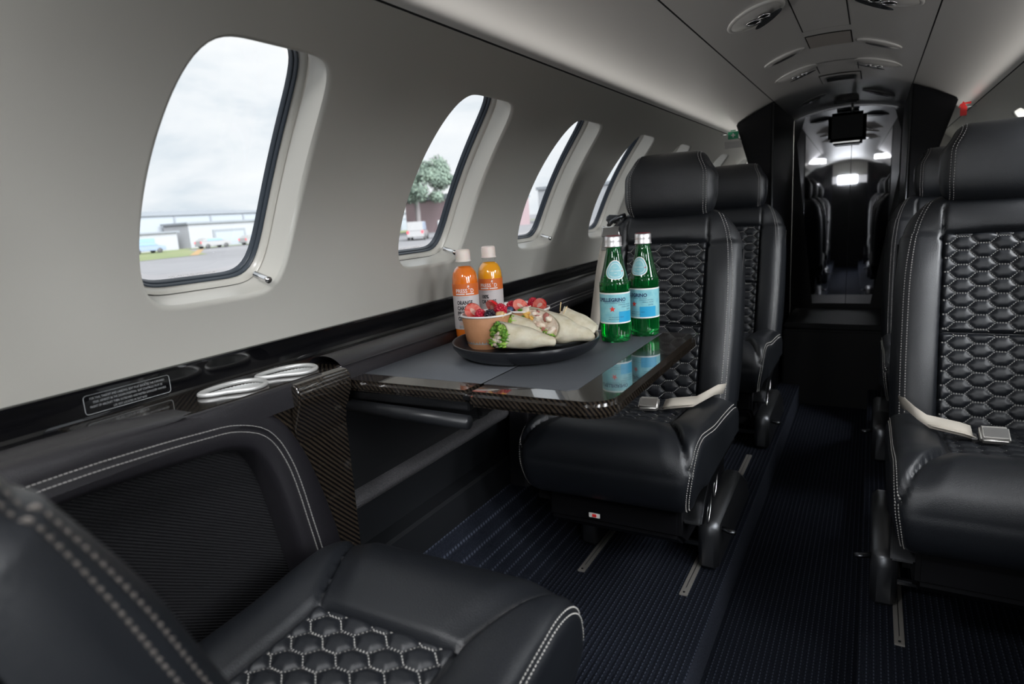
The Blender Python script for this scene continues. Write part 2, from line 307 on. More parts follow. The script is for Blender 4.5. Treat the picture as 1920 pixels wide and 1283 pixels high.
# ------------------------------------------------------------------ setting: lining with window openings
Y0, Y1 = -2.45, 4.3
PH0, PHG, PHC = phi_z(-.183), phi_z(.285), phi_z(.3925)
PHW = (phi_z(-.095) + phi_z(.217)) / 2; HH = RAD * (phi_z(.217) - phi_z(-.095)) / 2 + .004; HW = .1245
def sup(t, e_=6.5):
    c, s = math.cos(t) / HW, math.sin(t) / HH; k = (abs(c) ** e_ + abs(s) ** e_) ** (-1 / e_); c *= k; s *= k
    return c * HW * (1 - .055 * s) * (1 - .115 * s * s), s * HH
WIN = [-1.46, -.94, -.42, .10, .616, 1.145, 1.652, 2.155, 2.65, 3.43, 4.02]
ND = 128
def wall(side, wins, name):
    V = []; F = []; NV = {}
    def quadpatch(ya, yb, pa, pb, ny, np_):
        k = len(V)
        for j in range(np_ + 1):
            for i in range(ny + 1): V.append(cyl(pa + (pb - pa) * j / np_, ya + (yb - ya) * i / ny, 0, side))
        for j in range(np_):
            for i in range(ny):
                a = k + j * (ny + 1) + i; F.append((a, a + 1, a + ny + 2, a + ny + 1))
    prev = Y0; HC = .165
    for c in wins:
        a, b_ = c - HC, c + HC
        if a > prev + .001: quadpatch(prev, a, PH0, PHG, 4, 120)
        prev = b_
        k = len(V); rows = [0, .0012, .0028, .0048, .0075, .012, .03, .12, .25, .45, .7, 1.0]
        top = (PHG - PHW) * RAD; bot = (PH0 - PHW) * RAD
        for ri, rr in enumerate(rows):
            for i in range(ND):
                t = 2 * pi * (i + .5) / ND; hx, hy = sup(t)
                # matching rectangle point by direction
                dx, dy = hx, hy; kx = HC / abs(dx) if dx else 1e9; ky = (top / dy) if dy > 0 else (bot / dy if dy < 0 else 1e9); kk = min(kx, ky)
                ox, oy = dx * kk, dy * kk
                L = math.hypot(ox - hx, oy - hy)
                tb = .012 / L; tt = rr / L if ri < 6 else tb + (1 - tb) * [.06, .14, .28, .5, .74, 1][ri - 6]
                if ri == len(rows) - 1: tt = 1
                X_, Y_ = hx + (ox - hx) * tt, hy + (oy - hy) * tt
                ee = min(rr, 1) if ri < 5 else 1; r0 = .0065
                off = (r0 - math.sqrt(max(r0 * r0 - (r0 - ee) ** 2, 0))) if ee < r0 else 0
                V.append(cyl(PHW + Y_ / RAD, c + X_, off, side))
                if ee < r0:
                    sn = (r0 - ee) / r0 * .9; pc = Vector(cyl(PHW, c, 0, side)) - Vector(V[-1]); inw = Vector((CX - V[-1][0], 0, CZ - V[-1][2])).normalized(); pc -= inw * pc.dot(inw); pc.normalize(); NV[len(V) - 1] = inw * math.sqrt(1 - sn * sn) + pc * sn
        for ri in range(len(rows) - 1):
            for i in range(ND):
                a = k + ri * ND + i; b2 = k + ri * ND + (i + 1) % ND; F.append((a, b2, b2 + ND, a + ND))
        # corner fillers of the rectangle
        ring = [k + (len(rows) - 1) * ND + i for i in range(ND)]
        for sgx, pp in ((1, PHG), (-1, PHG), (-1, PH0), (1, PH0)):
            V.append(cyl(pp, c + sgx * HC, 0, side)); kc = len(V) - 1
            for i in range(ND):
                p, q = V[ring[i]], V[ring[(i + 1) % ND]]
                onx_p = abs(abs(p[1] - c) - HC) < 1e-5; onx_q = abs(abs(q[1] - c) - HC) < 1e-5
                if onx_p != onx_q and ((p[1] - c) * sgx > 0) and ((q[1] - c) * sgx > 0):
                    zz = (p[2] + q[2]) / 2
                    if (zz > cyl(PHW, 0)[2]) == (pp == PHG): F.append((ring[i], ring[(i + 1) % ND], kc))
    if prev < Y1: quadpatch(prev, Y1, PH0, PHG, 4, 120)
    for c in wins:
        for yb in (c - HC, c + HC):
            k = len(V); pa, pb = PH0, PHG
            for j in range(41):
                for dy in (-.012, .012): V.append(cyl(pa + (pb - pa) * j / 40, yb + dy, .0004, side))
            for j in range(40): F.append((k + 2 * j, k + 2 * j + 1, k + 2 * j + 3, k + 2 * j + 2))
    G = []
    for f in F:
        a, b_, c_ = (Vector(V[q]) for q in f[:3]); n_ = (b_ - a).cross(c_ - a)
        if len(f) == 4: n_ += (c_ - a).cross(Vector(V[f[3]]) - a)
        m_ = (a + c_) / 2; G.append(tuple(f) if n_.dot(Vector((CX - m_.x, 0, CZ - m_.z))) > 0 else tuple(f)[::-1])
    o = struct(mk(name, V, G, M['liner']))
    o.data.normals_split_custom_set_from_vertices([tuple(NV[q]) if q in NV else tuple(Vector((CX - v[0], 0, CZ - v[2])).normalized()) for q, v in enumerate(V)]); return o
wall_l = wall(-1, WIN, 'wall_left'); wall_r = wall(1, WIN, 'wall_right')
def strip_arc(name, p0, p1, m, side=-1, off=0, n=16, y0=Y0, y1=Y1):
    v, f = grid(lambda u, t: cyl(p0 + (p1 - p0) * u, y0 + (y1 - y0) * t, off, side), n, 6); return struct(mk(name, v, f, m))
def ring(name, c, side, scA, scB, dA, dB, m, parent, n=ND, rows=4, bulge=0):
    def fn(u, t):
        hx, hy = sup(2 * pi * (u + .5 / n)); s = scA + (scB - scA) * t
        return cyl(PHW + hy * (1 - (1 - s) * HW / HH) / RAD, c + hx * s, dA + (dB - dA) * t - bulge * math.sin(pi * t), side)
    v, f = grid(fn, n, rows, closeu=True); return mk(name, v, f, m, parent)
wn = 0
for side in (-1, 1):
    for c in WIN:
        wn += 1
        base = cyl(PHW, c, .02, side)
        wo = struct(bpy.data.objects.new('window_%d' % wn, None)); col.objects.link(wo)
        ring('reveal', c, side, 1.0, .985, .0065, .046, M['reveal'], wo)
        ring('shadow_gap', c, side, .985, .965, .046, .049, M['black'], wo, rows=2)
        ring('inner_frame', c, side, .972, .915, .044, .056, M['reveal'], wo, bulge=.002, rows=5)
        ring('seal', c, side, .915, .890, .054, .060, M['rubber'], wo, bulge=.003, rows=5)
        ring('seal', c, side, .890, .865, .060, .068, M['rubber'], wo, bulge=.003, rows=5)
        # pane
        hub = cyl(PHW, c, .066, side); v = [hub]; f = []
        for s in (.3, .6, .87):
            for i in range(ND):
                hx, hy = sup(2 * pi * (i + .5) / ND); v.append(cyl(PHW + hy * s / RAD, c + hx * s, .066, side))
        for i in range(ND):
            f.append((0, 1 + i, 1 + (i + 1) % ND))
            for k in (0, 1): a = 1 + k * ND + i; b_ = 1 + k * ND + (i + 1) % ND; f.append((a, a + ND, b_ + ND, b_))
        mk('pane', v, f, M['pane'], wo)
        # shade latch at the lower aft corner
        def lp(dy, s, o): return cyl(PHW - HH / RAD + s / RAD, c + dy, o, side)
        tube('shade_latch', [lp(.083, .022, .026), lp(.083, .022, .002), lp(.083, .022, -.006)], .0055, M['chrome'], wo, 12)
        if side == -1 and c > .3 and c < 1.4:
            text_on('pane_lettering', [('DO NOT TOUCH OR CLEAN WHEN HOT', 0, 0, .0042)], lambda a, q: cyl(PHW - .884 * HH / RAD + q / RAD, c - .045 + a, .056, -1), M['inkw'], wo)
# black joints and ceiling panels
GAP = .0035
for side, nm in ((-1, 'left'), (1, 'right')):
    g = GAP / RAD
    strip_arc('trim_%d' % (1 if side < 0 else 2), PHG - .03, PHG + g + .03, M['seam'], side, .004, 8)
    strip_arc('ceiling_side_panel_' + nm, PHG + g, PHC - g, M['liner2'], side)
    strip_arc('trim_%d' % (3 if side < 0 else 4), PHC - g - .03, PHC + .03, M['seam'], side, .004, 8)
v, f = grid(lambda u, t: cyl(PHC + (pi - 2 * PHC) * u, Y0 + (3.86 - Y0) * t, 0, -1), 40, 6)
ceiling = struct(mk('ceiling', v, f, M['liner2']))

# floor: raised strips either side of the dropped aisle
FZ, AZ = -.92, -1.02
struct(extrude_y('floor', [(-.70, FZ), (-.292, FZ), (-.286, FZ - .004)], Y0, Y1, M['carpet'], smooth=False))
struct(extrude_y('floor_right', [(.010, FZ - .004), (.016, FZ), (.46, FZ)], Y0, Y1, M['carpet'], smooth=False))
struct(extrude_y('floor_aisle', [(-.286, AZ), (.010, AZ)], Y0, Y1, M['carpet'], smooth=False))
struct(extrude_y('baseboard_left', [(-.286, FZ - .004), (-.286, AZ)], Y0, Y1, M['pile'], smooth=False))
struct(extrude_y('baseboard_right', [(.010, AZ), (.010, FZ - .004)], Y0, Y1, M['pile'], smooth=False))
# lower side walls
LOW = [(-.838, -.285), (-.838, -.476), (-.826, -.488)]
LOW2 = [(-.826, -.518), (-.84, -.53), (-.84, -.612), (-.806, -.616), (-.80, -.622), (-.80, -.69)]
def mir(P): return [(2 * CX - a, b_) for a, b_ in P]
for nm, fm in (('left', lambda P: P), ('right', mir)):
    struct(extrude_y('trim_undercut_' + nm, fm([(-.742, -.262), (-.79, -.272), (-.838, -.285)]), Y0, Y1, M['dark'], smooth=False))
    struct(extrude_y('wall_lower_' + nm, fm(LOW), Y0, Y1, M['dark'], smooth=False))
    struct(extrude_y('trim_carpet_' + nm, fm([(-.826, -.488), (-.806, -.492), (-.80, -.500), (-.806, -.514), (-.826, -.518)]), Y0, Y1, M['pile2']))
    struct(extrude_y('wall_kick_' + nm, fm(LOW2), Y0, Y1, M['plastic'], smooth=False))
    struct(extrude_y('wall_riser_' + nm, fm([(-.80, -.69), (-.765, -.79), (-.70, -.92)]), Y0, Y1, M['carpet'], smooth=False))
    # glossy black rail and ledge below the lining
    struct(extrude_y('trim_rail_' + nm, fm([(-.866, -.181), (-.860, -.1835), (-.860, -.187), (-.868, -.189), (-.870, -.222), (-.866, -.2262)]), Y0, Y1, M['piano'], smooth=False))
    for ya_, yb_ in (((Y0, .47), (.745, Y1)) if nm == 'left' else ((Y0, Y1),)): struct(extrude_y('trim_ledge_' + nm, fm([(-.866, -.2262), (-.745, -.2262)]), ya_, yb_, M['piano'], smooth=False))
    # leather-wrapped arm roll
    roll = [(-.822, -.228), (-.816, -.219), (-.800, -.2135), (-.780, -.2125), (-.763, -.217), (-.750, -.227), (-.744, -.243), (-.742, -.262)]
    RC = cr_spline(roll, 28)
    def rollf(ya, yb, ny, taper):
        def g_(u, t):
            p = RC[int(round(u * 28))]; y_ = ya + (yb - ya) * t; xi = -.822; zz = p[1]
            if taper: xi = -.822 + .064 * sstep(.40, .575, y_); zz = p[1] - sstep(.34, .52, y_) * max(0, p[1] + .2265)
            k = (p[0] + .742) / (-.822 + .742); x_ = -.742 + (xi + .742) * k; return ((x_ if nm == 'left' else 2 * CX - x_), y_, zz)
        v, f = grid(g_, 29, ny); return struct(mk('trim_arm_roll_' + nm, v, f, M['arm']))
    if nm == 'left': rollf(Y0, .70, 60, True); rollf(.749, Y1, 6, False)
    else: rollf(Y0, Y1, 6, False)
# forward bulkhead with cockpit opening (seen only in the mirror)
prism('wall_forward_left', [(-.92, -1.05), (-.33, -1.05), (-.33, .36), (-.70, .30), (-.92, -.1)], 'y', -1.75, -1.72, M['piano'])['kind'] = 'structure'
prism('wall_forward_right', [(.64, -1.05), (.06, -1.05), (.06, .36), (.42, .30), (.64, -.1)], 'y', -1.75, -1.72, M['piano'])['kind'] = 'structure'
struct(box('wall_cockpit', (-.9, -2.42, -1.05), (.6, -2.40, .12), M['black'], bev=0))
struct(box('wall_cockpit_header', (-.9, -2.42, .22), (.6, -2.40, .5), M['liner'], bev=0))
# aft end wall
struct(box('wall_aft', (-.95, 4.3, -1.05), (.68, 4.32, .5), M['liner'], bev=0))

# ------------------------------------------------------------------ aft cabinets, mirror
def cabinet(fm, label):
    t_ = thing('cabinet', label, 'cabinet', (fm([(-.45, 0)])[0][0], 3.0, FZ)); px, py, pz = t_.location
    P = fm([(-.383, .395), (-.535, .316), (-.485, .15), (-.47, 0), (-.47, -.92), (-.383, -.92)])
    prism('body', [(a - px, b_ - pz) for a, b_ in P], 'y', .012, .80, M['cabblack'], t_, bev=.003)
    P = fm([(-.390, .382), (-.520, .312), (-.478, .15), (-.464, 0), (-.464, -.90), (-.390, -.90)])
    prism('front_panel', [(a - px, b_ - pz) for a, b_ in P], 'y', 0, .0115, M['cabblack'], t_, bev=.002)
    q = fm([(-.383, 0)])[0][0] - px
    tube('edge_trim', [(q, -.003, .01), (q, -.003, 1.305)], .0035, M['gun'], t_, 8)
    return t_
cabinet(lambda P: P, 'tall glossy black cabinet left of the mirrored aft door')
cabinet(mir, 'tall glossy black cabinet right of the mirrored aft door')
md = thing('mirrored_door', 'smoked mirror double door closing the aft end of the aisle', 'mirror', (-.135, 3.86, -.60), .0135)
MP = [(-.335, .40), (-.235, .42), (-.138, .428), (-.03, .42), (.07, .40), (.103, .29), (.113, .14), (.005, -.587), (-.277, -.587), (-.353, .10), (-.372, .27)]
SX = -.113
def clip(P, keep_left):
    o = []
    for i in range(len(P)):
        a, b_ = P[i], P[(i + 1) % len(P)]; ia = (a[0] < SX) == keep_left; ib = (b_[0] < SX) == keep_left
        if ia: o.append(a)
        if ia != ib: t = (SX - a[0]) / (b_[0] - a[0]); o.append((SX + (-.0012 if keep_left else .0012), a[1] + (b_[1] - a[1]) * t))
    return o
for kl in (True, False): prism('mirror_leaf', [(a + .135, b_ + .60) for a, b_ in clip(MP, kl)], 'y', 0, .006, M['mirror'], md)
struct(box('wall_lavatory', (-.39, 3.875, -1.02), (.12, 3.9, .45), M['black'], bev=0))
lv = thing('lavatory_seat', 'low black cabinet box under the mirrored aft door', 'cabinet', (-.135, 3.55, AZ))
box('body', (-.235, -.20, 0), (.235, .28, .38), M['black'], lv, .01); box('lid', (-.23, -.205, .385), (.23, .278, .41), M['black'], lv, .008)
mo = thing('hanging_monitor', 'black rounded screen hanging under the ceiling before the mirror', 'monitor', (-.135, 3.74, .40))
box('screen', (-.083, -.012, -.15), (.087, .02, -.01), M['black'], mo, .02, 4)
tube('stem', [(.022, 0, -.02), (.022, 0, .03)], .006, M['satin'], mo); box('lower_lip', (-.06, -.016, -.156), (.06, -.006, -.150), M['satin'], mo, .001)
dk = box('ceiling_slot', (-.19, 3.62, .425), (-.085, 3.66, .434), M['black'], bev=.001); tag(dk, 'dark slot vent in ceiling just before the mirror', 'vent')

# ------------------------------------------------------------------ ceiling fittings
def frame_at(xc, yc):
    a = math.acos(max(-1, min(1, (xc - CX) / RAD))); p = Vector((CX + RAD * math.cos(a), yc, CZ + RAD * math.sin(a)))
    nrm = Vector((-math.cos(a), 0, -math.sin(a))); u = Vector((math.sin(a), 0, -math.cos(a))); return p, u, nrm
def pod(xc, yc, hu, hv, label, kind, rot=0, group=None):
    p, u, nrm = frame_at(xc, yc)
    o = thing('passenger_service_pod' if kind == 'vent' else 'ceiling_lamp', label, 'air vent' if kind == 'vent' else 'ceiling lamp', p, 0, group)
    vv = Vector((0, 1, 0)); uu = u * math.cos(rot) + vv * math.sin(rot); vv2 = vv * math.cos(rot) - u * math.sin(rot)
    def L(a, b_, c): return uu * a + vv2 * b_ + nrm * c
    rm = M['rimm'] if kind == 'chrome' else M['liner2']
    n = 48
    def rimf(s, t):
        a = 2 * pi * s; q = 2 * pi * t; r_ = .0065
        return L((hu + r_ * math.cos(q)) * math.cos(a), (hv + r_ * math.cos(q)) * math.sin(a), .001 + r_ * .8 * math.sin(q))
    v, f = grid(rimf, n, 8, True, True); mk('bezel', v, f, rm, o)
    def dish(s, t):
        a = 2 * pi * s; k = 1 - t; return L(hu * k * math.cos(a), hv * k * math.sin(a), .003 + .012 * (1 - k * k) * (1 if kind == 'vent' else .3))
    v, f = grid(dish, n, 8, True); mk('dish', v, f, M['liner2'] if kind != 'chrome' else M['satin'], o)
    def disc(nm, cu, cv, r1, m, h, rim=None):
        v, f = grid(lambda s, t: L(cu + r1 * (1 - t) * math.cos(2 * pi * s), cv + r1 * (1 - t) * math.sin(2 * pi * s), h + .002 * t), 20, 4, True); d = mk(nm, v, f, m, o)
        if rim:
            v, f = grid(lambda s, t: L(cu + (r1 + .002 * math.cos(2 * pi * t)) * math.cos(2 * pi * s), cv + (r1 + .002 * math.cos(2 * pi * t)) * math.sin(2 * pi * s), h + .002 * math.sin(2 * pi * t)), 20, 6, True, True); mk('nozzle_ring', v, f, rim, d)
    if kind == 'vent':
        sgn = 1 if xc < CX else -1
        disc('air_nozzle', sgn * hu * .05, -hv * .15, hv * .30, M['black'], .016, M['chrome'])
        disc('air_nozzle', sgn * hu * .42, hv * .05, hv * .24, M['black'], .016, M['chrome'])
        v, f = grid(lambda s, t: L(-sgn * 0 + hu * .7 * (1 - t) * math.cos(2 * pi * s) + sgn * hu * .1, hv * .5 + hv * .28 * (1 - t) * math.sin(2 * pi * s), .0165), 24, 3, True); mk('lamp_lens', v, f, M['glassdark'], o)
    else:
        v, f = grid(lambda s, t: L(hu * .7 * (1 - t) * math.cos(2 * pi * s), hv * .45 * (1 - t) * math.sin(2 * pi * s), .009), 24, 3, True); mk('lamp_lens', v, f, M['glassdark'] if kind == 'chrome' else M['satin'], o)
    return o
pod(-.266, 1.73, .090, .052, 'large oval air vent pod nearest on the left of the ceiling', 'vent', -1.0)
pod(.010, 1.765, .088, .050, 'oval ceiling pod cut off by the top of the photo', 'vent', .9)
pod(-.262, 2.605, .092, .040, 'oval air vent pod on left of ceiling beside the long slot', 'vent', -.78)
pod(-.006, 2.615, .092, .040, 'oval air vent pod on right of ceiling beside the long slot', 'vent', .85)
pod(-.265, 2.28, .074, .020, 'slim oval reading lamp on ceiling left of the flush panel', 'lamp', -.68)
pod(-.004, 2.29, .080, .020, 'slim oval reading lamp on ceiling right of the flush panel', 'lamp', .85)
pod(-.268, 3.37, .100, .026, 'bright chrome-rimmed oval ceiling lamp before the left cabinet', 'chrome', -.95)
pod(-.001, 3.40, .098, .026, 'bright chrome-rimmed oval ceiling lamp before the right cabinet', 'chrome', .95)
def flush(name, x0, x1, y0, y1, m, off, parent=None):
    a0 = math.acos((x0 - CX) / RAD); a1 = math.acos((x1 - CX) / RAD)
    v, f = grid(lambda u, t: (CX + (RAD - off) * math.cos(a0 + (a1 - a0) * u), y0 + (y1 - y0) * t, CZ + (RAD - off) * math.sin(a0 + (a1 - a0) * u)), 6, 2)
    return mk(name, v, f, m, parent)
def flushbox(label, nm, cat, x0, x1, y0, y1, m, th=.002):
    o = thing(nm, label, cat, ((x0 + x1) / 2, (y0 + y1) / 2, .433)); inv = Matrix.Translation(-o.location)
    for n_, a in (('border', flush('border', x0 - .003, x1 + .003, y0 - .003, y1 + .003, M['seam'], .0006)), ('panel', flush('panel', x0, x1, y0, y1, m, th))):
        a.data.transform(inv); a.parent = o
    return o, inv
M['panelm'] = mat('taupe_panel', (.40, .37, .34), .5)
flushbox('flush taupe rectangle panel on the ceiling centre line', 'ceiling_panel', 'panel', -.187, -.076, 2.10, 2.262, M['panelm'])
flushbox('grey ceiling hatch at top edge of the photo, forward of taupe panel', 'ceiling_hatch', 'panel', -.187, -.076, 1.55, 2.03, M['liner2'], .001)
flushbox('grey ceiling hatch just forward of the slotted vent', 'ceiling_hatch', 'panel', -.192, -.070, 2.54, 2.74, M['liner2'], .001)
o, inv = flushbox('ceiling vent with one long dark slot in a raised frame', 'ceiling_vent', 'vent', -.198, -.064, 2.80, 3.00, M['liner2'], .003)
for nm, a in (('slot_frame', flush('slot_frame', -.185, -.078, 2.84, 2.96, M['satin'], .005)), ('slot', flush('slot', -.179, -.084, 2.86, 2.94, M['black'], .0065))):
    a.data.transform(inv); a.parent = o

# safety signs
def cylmap(side, phi0, y0, off): return lambda a, b_: cyl(phi0 + b_ / RAD, y0 + a, off, side)
def flag_sign(name, label, cx_, cz_, hw, hh):
    t_ = thing(name, label, 'sign', (cx_, 2.90, cz_)); return t_
def quad(name, x0, z0, x1, z1, y_, m, par): return box(name, (x0, y_ - .0006, z0), (x1, y_ + .0006, z1), m, par, 0)
sg = flag_sign('first_aid_sign', 'small green first aid sign above the left row windows', -.526, .265, 0, 0)
quad('case', -.021, -.017, .021, .013, 0, M['signg'], sg); quad('handle', -.010, .0145, .010, .019, 0, M['signg'], sg)
quad('cross', -.002, -.010, .002, .006, -.0012, M['inkw'], sg); quad('cross', -.008, -.004, .008, .000, -.0012, M['inkw'], sg)
tube('mount', [(-.018, .003, .004), (-.050, .003, .004)], .0015, M['inkg'], sg, 6)
pl = thing('placard', 'faint grey lettered placard under the green sign', 'placard', (-.527, 2.90, .225))
box('backing_card', (-.034, 0, -.014), (.034, .0012, .014), M['signw'], pl, 0)
text_on('lettering', [('FIRST AID KIT', 0, .002, .0085, 'CENTER'), ('UNDER SEAT', 0, -.009, .0085, 'CENTER')], lambda a, b_: (a, -.0006, b_), M['inkg'], pl)
fs = flag_sign('fire_extinguisher_sign', 'red fire extinguisher symbol on the lining right of cabinet', .266, .269, 0, 0)
P = [(-.009, -.026), (.009, -.026), (.010, -.022), (.010, .004), (.005, .010), (.004, .014), (.020, .013), (.022, .021), (.002, .019), (-.003, .024), (-.006, .018), (-.012, .014), (-.016, .002), (-.013, .002), (-.009, .009), (-.010, .004), (-.010, -.022)]
prism('symbol', P, 'y', -.0008, .0008, M['signr'], fs); tube('mount', [(.0, .003, .004), (.038, .003, .004)], .0012, M['inkg'], fs, 6)

# ------------------------------------------------------------------ port armrest panels
def arm_panel(outer, flip, label, yo):
    # outer: outline points (y, z) of the leather arch from far end to the foot
    t_ = thing('armrest_panel', label, 'armrest', (-.745, yo, -.6)); iv_ = Matrix.Translation(-t_.location)
    O, L_ = resample(cr_spline(outer, 80), 90)
    # inward normals
    T = np.gradient(O, axis=0); T /= np.linalg.norm(T, axis=1)[:, None]; Nn = np.stack([T[:, 1], -T[:, 0]], 1)
    prof = [(0, -.797), (.0, -.757), (.002, -.750), (.006, -.7455), (.012, -.7435), (.024, -.7425), (.0275, -.7432), (.0295, -.7468), (.0315, -.7468), (.0335, -.7432), (.037, -.7425), (.052, -.7428), (.058, -.747), (.062, -.756), (.064, -.786)]
    G_ = [.020 * sstep(-.228, -.50, z_) for z_ in O[:, 1]]
    def bf(u, t):
        p = prof[int(round(u * (len(prof) - 1)))]; k = int(round(t * 89)); q = O[k] + Nn[k] * (p[0] + (G_[k] if p[0] >= .012 else 0)); return (p[1], q[0], q[1])
    v, f = grid(bf, len(prof), 90)
    o = mk('leather_border', v, f, M['arm'], t_); o.data.transform(iv_)
    # two stitch rows
    for off in (.026, .035):
        V = []; F = []
        Q, LL = resample(O + Nn * (off + np.array(G_)[:, None]), int(L_ / .0052))
        for i in range(len(Q) - 1):
            d = Q[i + 1] - Q[i]; d /= np.linalg.norm(d); n_ = np.array([-d[1], d[0]]); a = Q[i]; b_ = Q[i] + d * .0036; k = len(V)
            for (q, w_) in ((a, .00042), (a, -.00042), (b_, -.00042), (b_, .00042)):
                pp = q + n_ * w_; V.append((-.7408, pp[0], pp[1]))
            for (q, w_) in ((a, .00042), (a, -.00042), (b_, -.00042), (b_, .00042)):
                pp = q + n_ * w_; V.append((-.7435, pp[0], pp[1]))
            F += [(k, k + 1, k + 2, k + 3), (k, k + 4, k + 5, k + 1), (k + 1, k + 5, k + 6, k + 2), (k + 2, k + 6, k + 7, k + 3), (k + 3, k + 7, k + 4, k)]
        o = stuff(mk('stitching', V, F, M['thread_d'], t_, False)); o.data.transform(iv_)
    # ribbed fabric field behind the border
    I = O + Nn * (.060 + np.array(G_)[:, None]); ymin, ymax = I[:, 0].min(), I[:, 0].max(); zmax = I[:, 1].max(); V = []; F = []
    ang = -.54; d = np.array([math.cos(ang), math.sin(ang)]); n_ = np.array([-d[1], d[0]])
    c0 = np.array([(ymin + ymax) / 2, zmax - .25]); R_ = 0.62; nr = int(2 * .40 / .0040)
    for i in range(nr * 6 + 1):
        s = -.45 + i * .001; hgt = .0011 * (1 - abs(math.sin(pi * s / .0040))) * 2
        for q in (-1, 1):
            p = c0 + n_ * s + d * (q * R_); V.append((-.787 + hgt, p[0], p[1]))
        if i: k = 2 * i; F.append((k - 2, k, k + 1, k - 1))
    o = mk('ribbed_fabric', V, F, M['fabric'], t_, False)
    bm = bmesh.new(); bm.from_mesh(o.data)
    for (pc, pn) in (((0, ymin, 0), (0, -1, 0)), ((0, ymax, 0), (0, 1, 0)), ((0, 0, zmax), (0, 0, 1)), ((0, 0, -.69), (0, 0, -1))):
        bmesh.ops.bisect_plane(bm, geom=bm.verts[:] + bm.edges[:] + bm.faces[:], plane_co=pc, plane_no=pn, clear_outer=True)
    bm.to_mesh(o.data); bm.free(); o.data.transform(iv_)
    return t_
arm_panel([(-.62, -.216), (-.3, -.216), (.0, -.216), (.30, -.216), (.40, -.219), (.48, -.2245), (.545, -.2330), (.606, -.264), (.650, -.330), (.684, -.43), (.706, -.53), (.722, -.69)], False, 'leather armrest arch with ribbed fabric beside the foreground seat', .3)
arm_panel([(1.345, -.69), (1.36, -.53), (1.375, -.43), (1.395, -.33), (1.425, -.262), (1.475, -.226), (1.56, -.217), (1.75, -.216), (2.0, -.216), (2.3, -.216), (2.9, -.216)], False, 'leather armrest arch beside the seat facing the table', 1.9)
# carbon housing with cup holders
ch = thing('table_housing', 'carbon fibre table housing pillar with cup holders by window', 'console', (-.79, .65, FZ)); hp = Vector(ch.location)
prism('pillar', [(.38, -.2249), (.38, -.2320), (.540, -.2320), (.600, -.264), (.642, -.33), (.676, -.43), (.698, -.53), (.714, -.69), (.714, FZ), (.748, FZ), (.748, -.2249)][::-1], 'x', -.868, -.752, M['carbon'], ch).data.transform(Matrix.Translation(-hp))
prism('flared_cap', [(-.751, -.325), (-.744, -.295), (-.733, -.268), (-.729, -.258), (-.728, -.240), (-.733, -.2290), (-.751, -.2262)], 'y', .636, .748, M['carbon'], ch, bev=.003, seg=3).data.transform(Matrix.Translation(-hp))
def peb(t, a, b_):
    # pebble outline: wide one end, pinched waist, narrow other end
    c, q = math.cos(t), math.sin(t); y_ = b_ * q * (1 + .32 * c)
    if q < 0: y_ += .26 * b_ * math.exp(-((c + .30) / .38) ** 2) * min(1, -q * 1.6)
    return a * c, y_
def cup_holder(cx_, cy_, label, rot):
    t_ = bpy.data.objects.new('cup_holder', None); col.objects.link(t_); t_.parent = ch; t_.location = (cx_ - hp.x, cy_ - hp.y, -.2245 - hp.z); t_.rotation_euler = (0, 0, rot); t_['label'] = label
    def rim(s, q):
        x_, y_ = peb(2 * pi * s, .046, .030); k = 2 * pi * q; L_ = math.hypot(x_, y_); r_ = .0033
        return (x_ * (1 + r_ * math.cos(k) / L_), y_ * (1 + r_ * math.cos(k) / L_), .003 + r_ * math.sin(k))
    v, f = grid(rim, 64, 10, True, True); mk('rim', v, f, M['rimm'], t_)
    def bowl(s, q):
        x_, y_ = peb(2 * pi * s, .046, .030); k = [1.0, .97, .95, .93, .6, .0][q5(q)]; z_ = [.003, -.006, -.018, -.032, -.036, -.036][q5(q)]
        return (x_ * k, y_ * k, z_)
    def q5(q): return int(round(q * 5))
    v, f = grid(bowl, 64, 6, True); mk('bowl', v, f, M['bowl'], t_)
    return t_
# a pocket cut through the housing top for each holder
cut_objs = []
for (cx_, cy_, lb, ro) in ((-.798, .580, 'silver pebble-shaped cup holder nearer the foreground seat', 1.25), (-.797, .678, 'silver pebble-shaped cup holder nearer the table', 1.15)):
    cup_holder(cx_, cy_, lb, ro)
    cut_objs.append((cx_, cy_, ro))
pil = [q for q in bpy.data.objects if q.name.startswith('pillar')][0]
for tgt in [pil] + [q for q in bpy.data.objects if q.name in ('trim_rail_left', 'trim_arm_roll_left')]:
    if tgt is not pil: continue
    for (cx_, cy_, ro) in cut_objs:
        V = []; n = 48
        for z_ in (-.30, -.20):
            for i in range(n):
                x_, y_ = peb(2 * pi * i / n, .0455, .0295); V.append((cx_ + x_ * math.cos(ro) - y_ * math.sin(ro) - hp.x, cy_ + x_ * math.sin(ro) + y_ * math.cos(ro) - hp.y, z_ - hp.z))
        F = [tuple(range(n))[::-1], tuple(range(n, 2 * n))] + [(i, (i + 1) % n, n + (i + 1) % n, n + i) for i in range(n)]
        c_ = mk('cutter', V, F, M['black'], ch); bpy.context.view_layer.update(); md_ = tgt.modifiers.new('b', 'BOOLEAN'); md_.object = c_; md_.operation = 'DIFFERENCE'; md_.solver = 'EXACT'
        dg = bpy.context.evaluated_depsgraph_get(); me = bpy.data.meshes.new_from_object(tgt.evaluated_get(dg)); tgt.modifiers.clear(); tgt.data = me; bpy.data.objects.remove(c_)
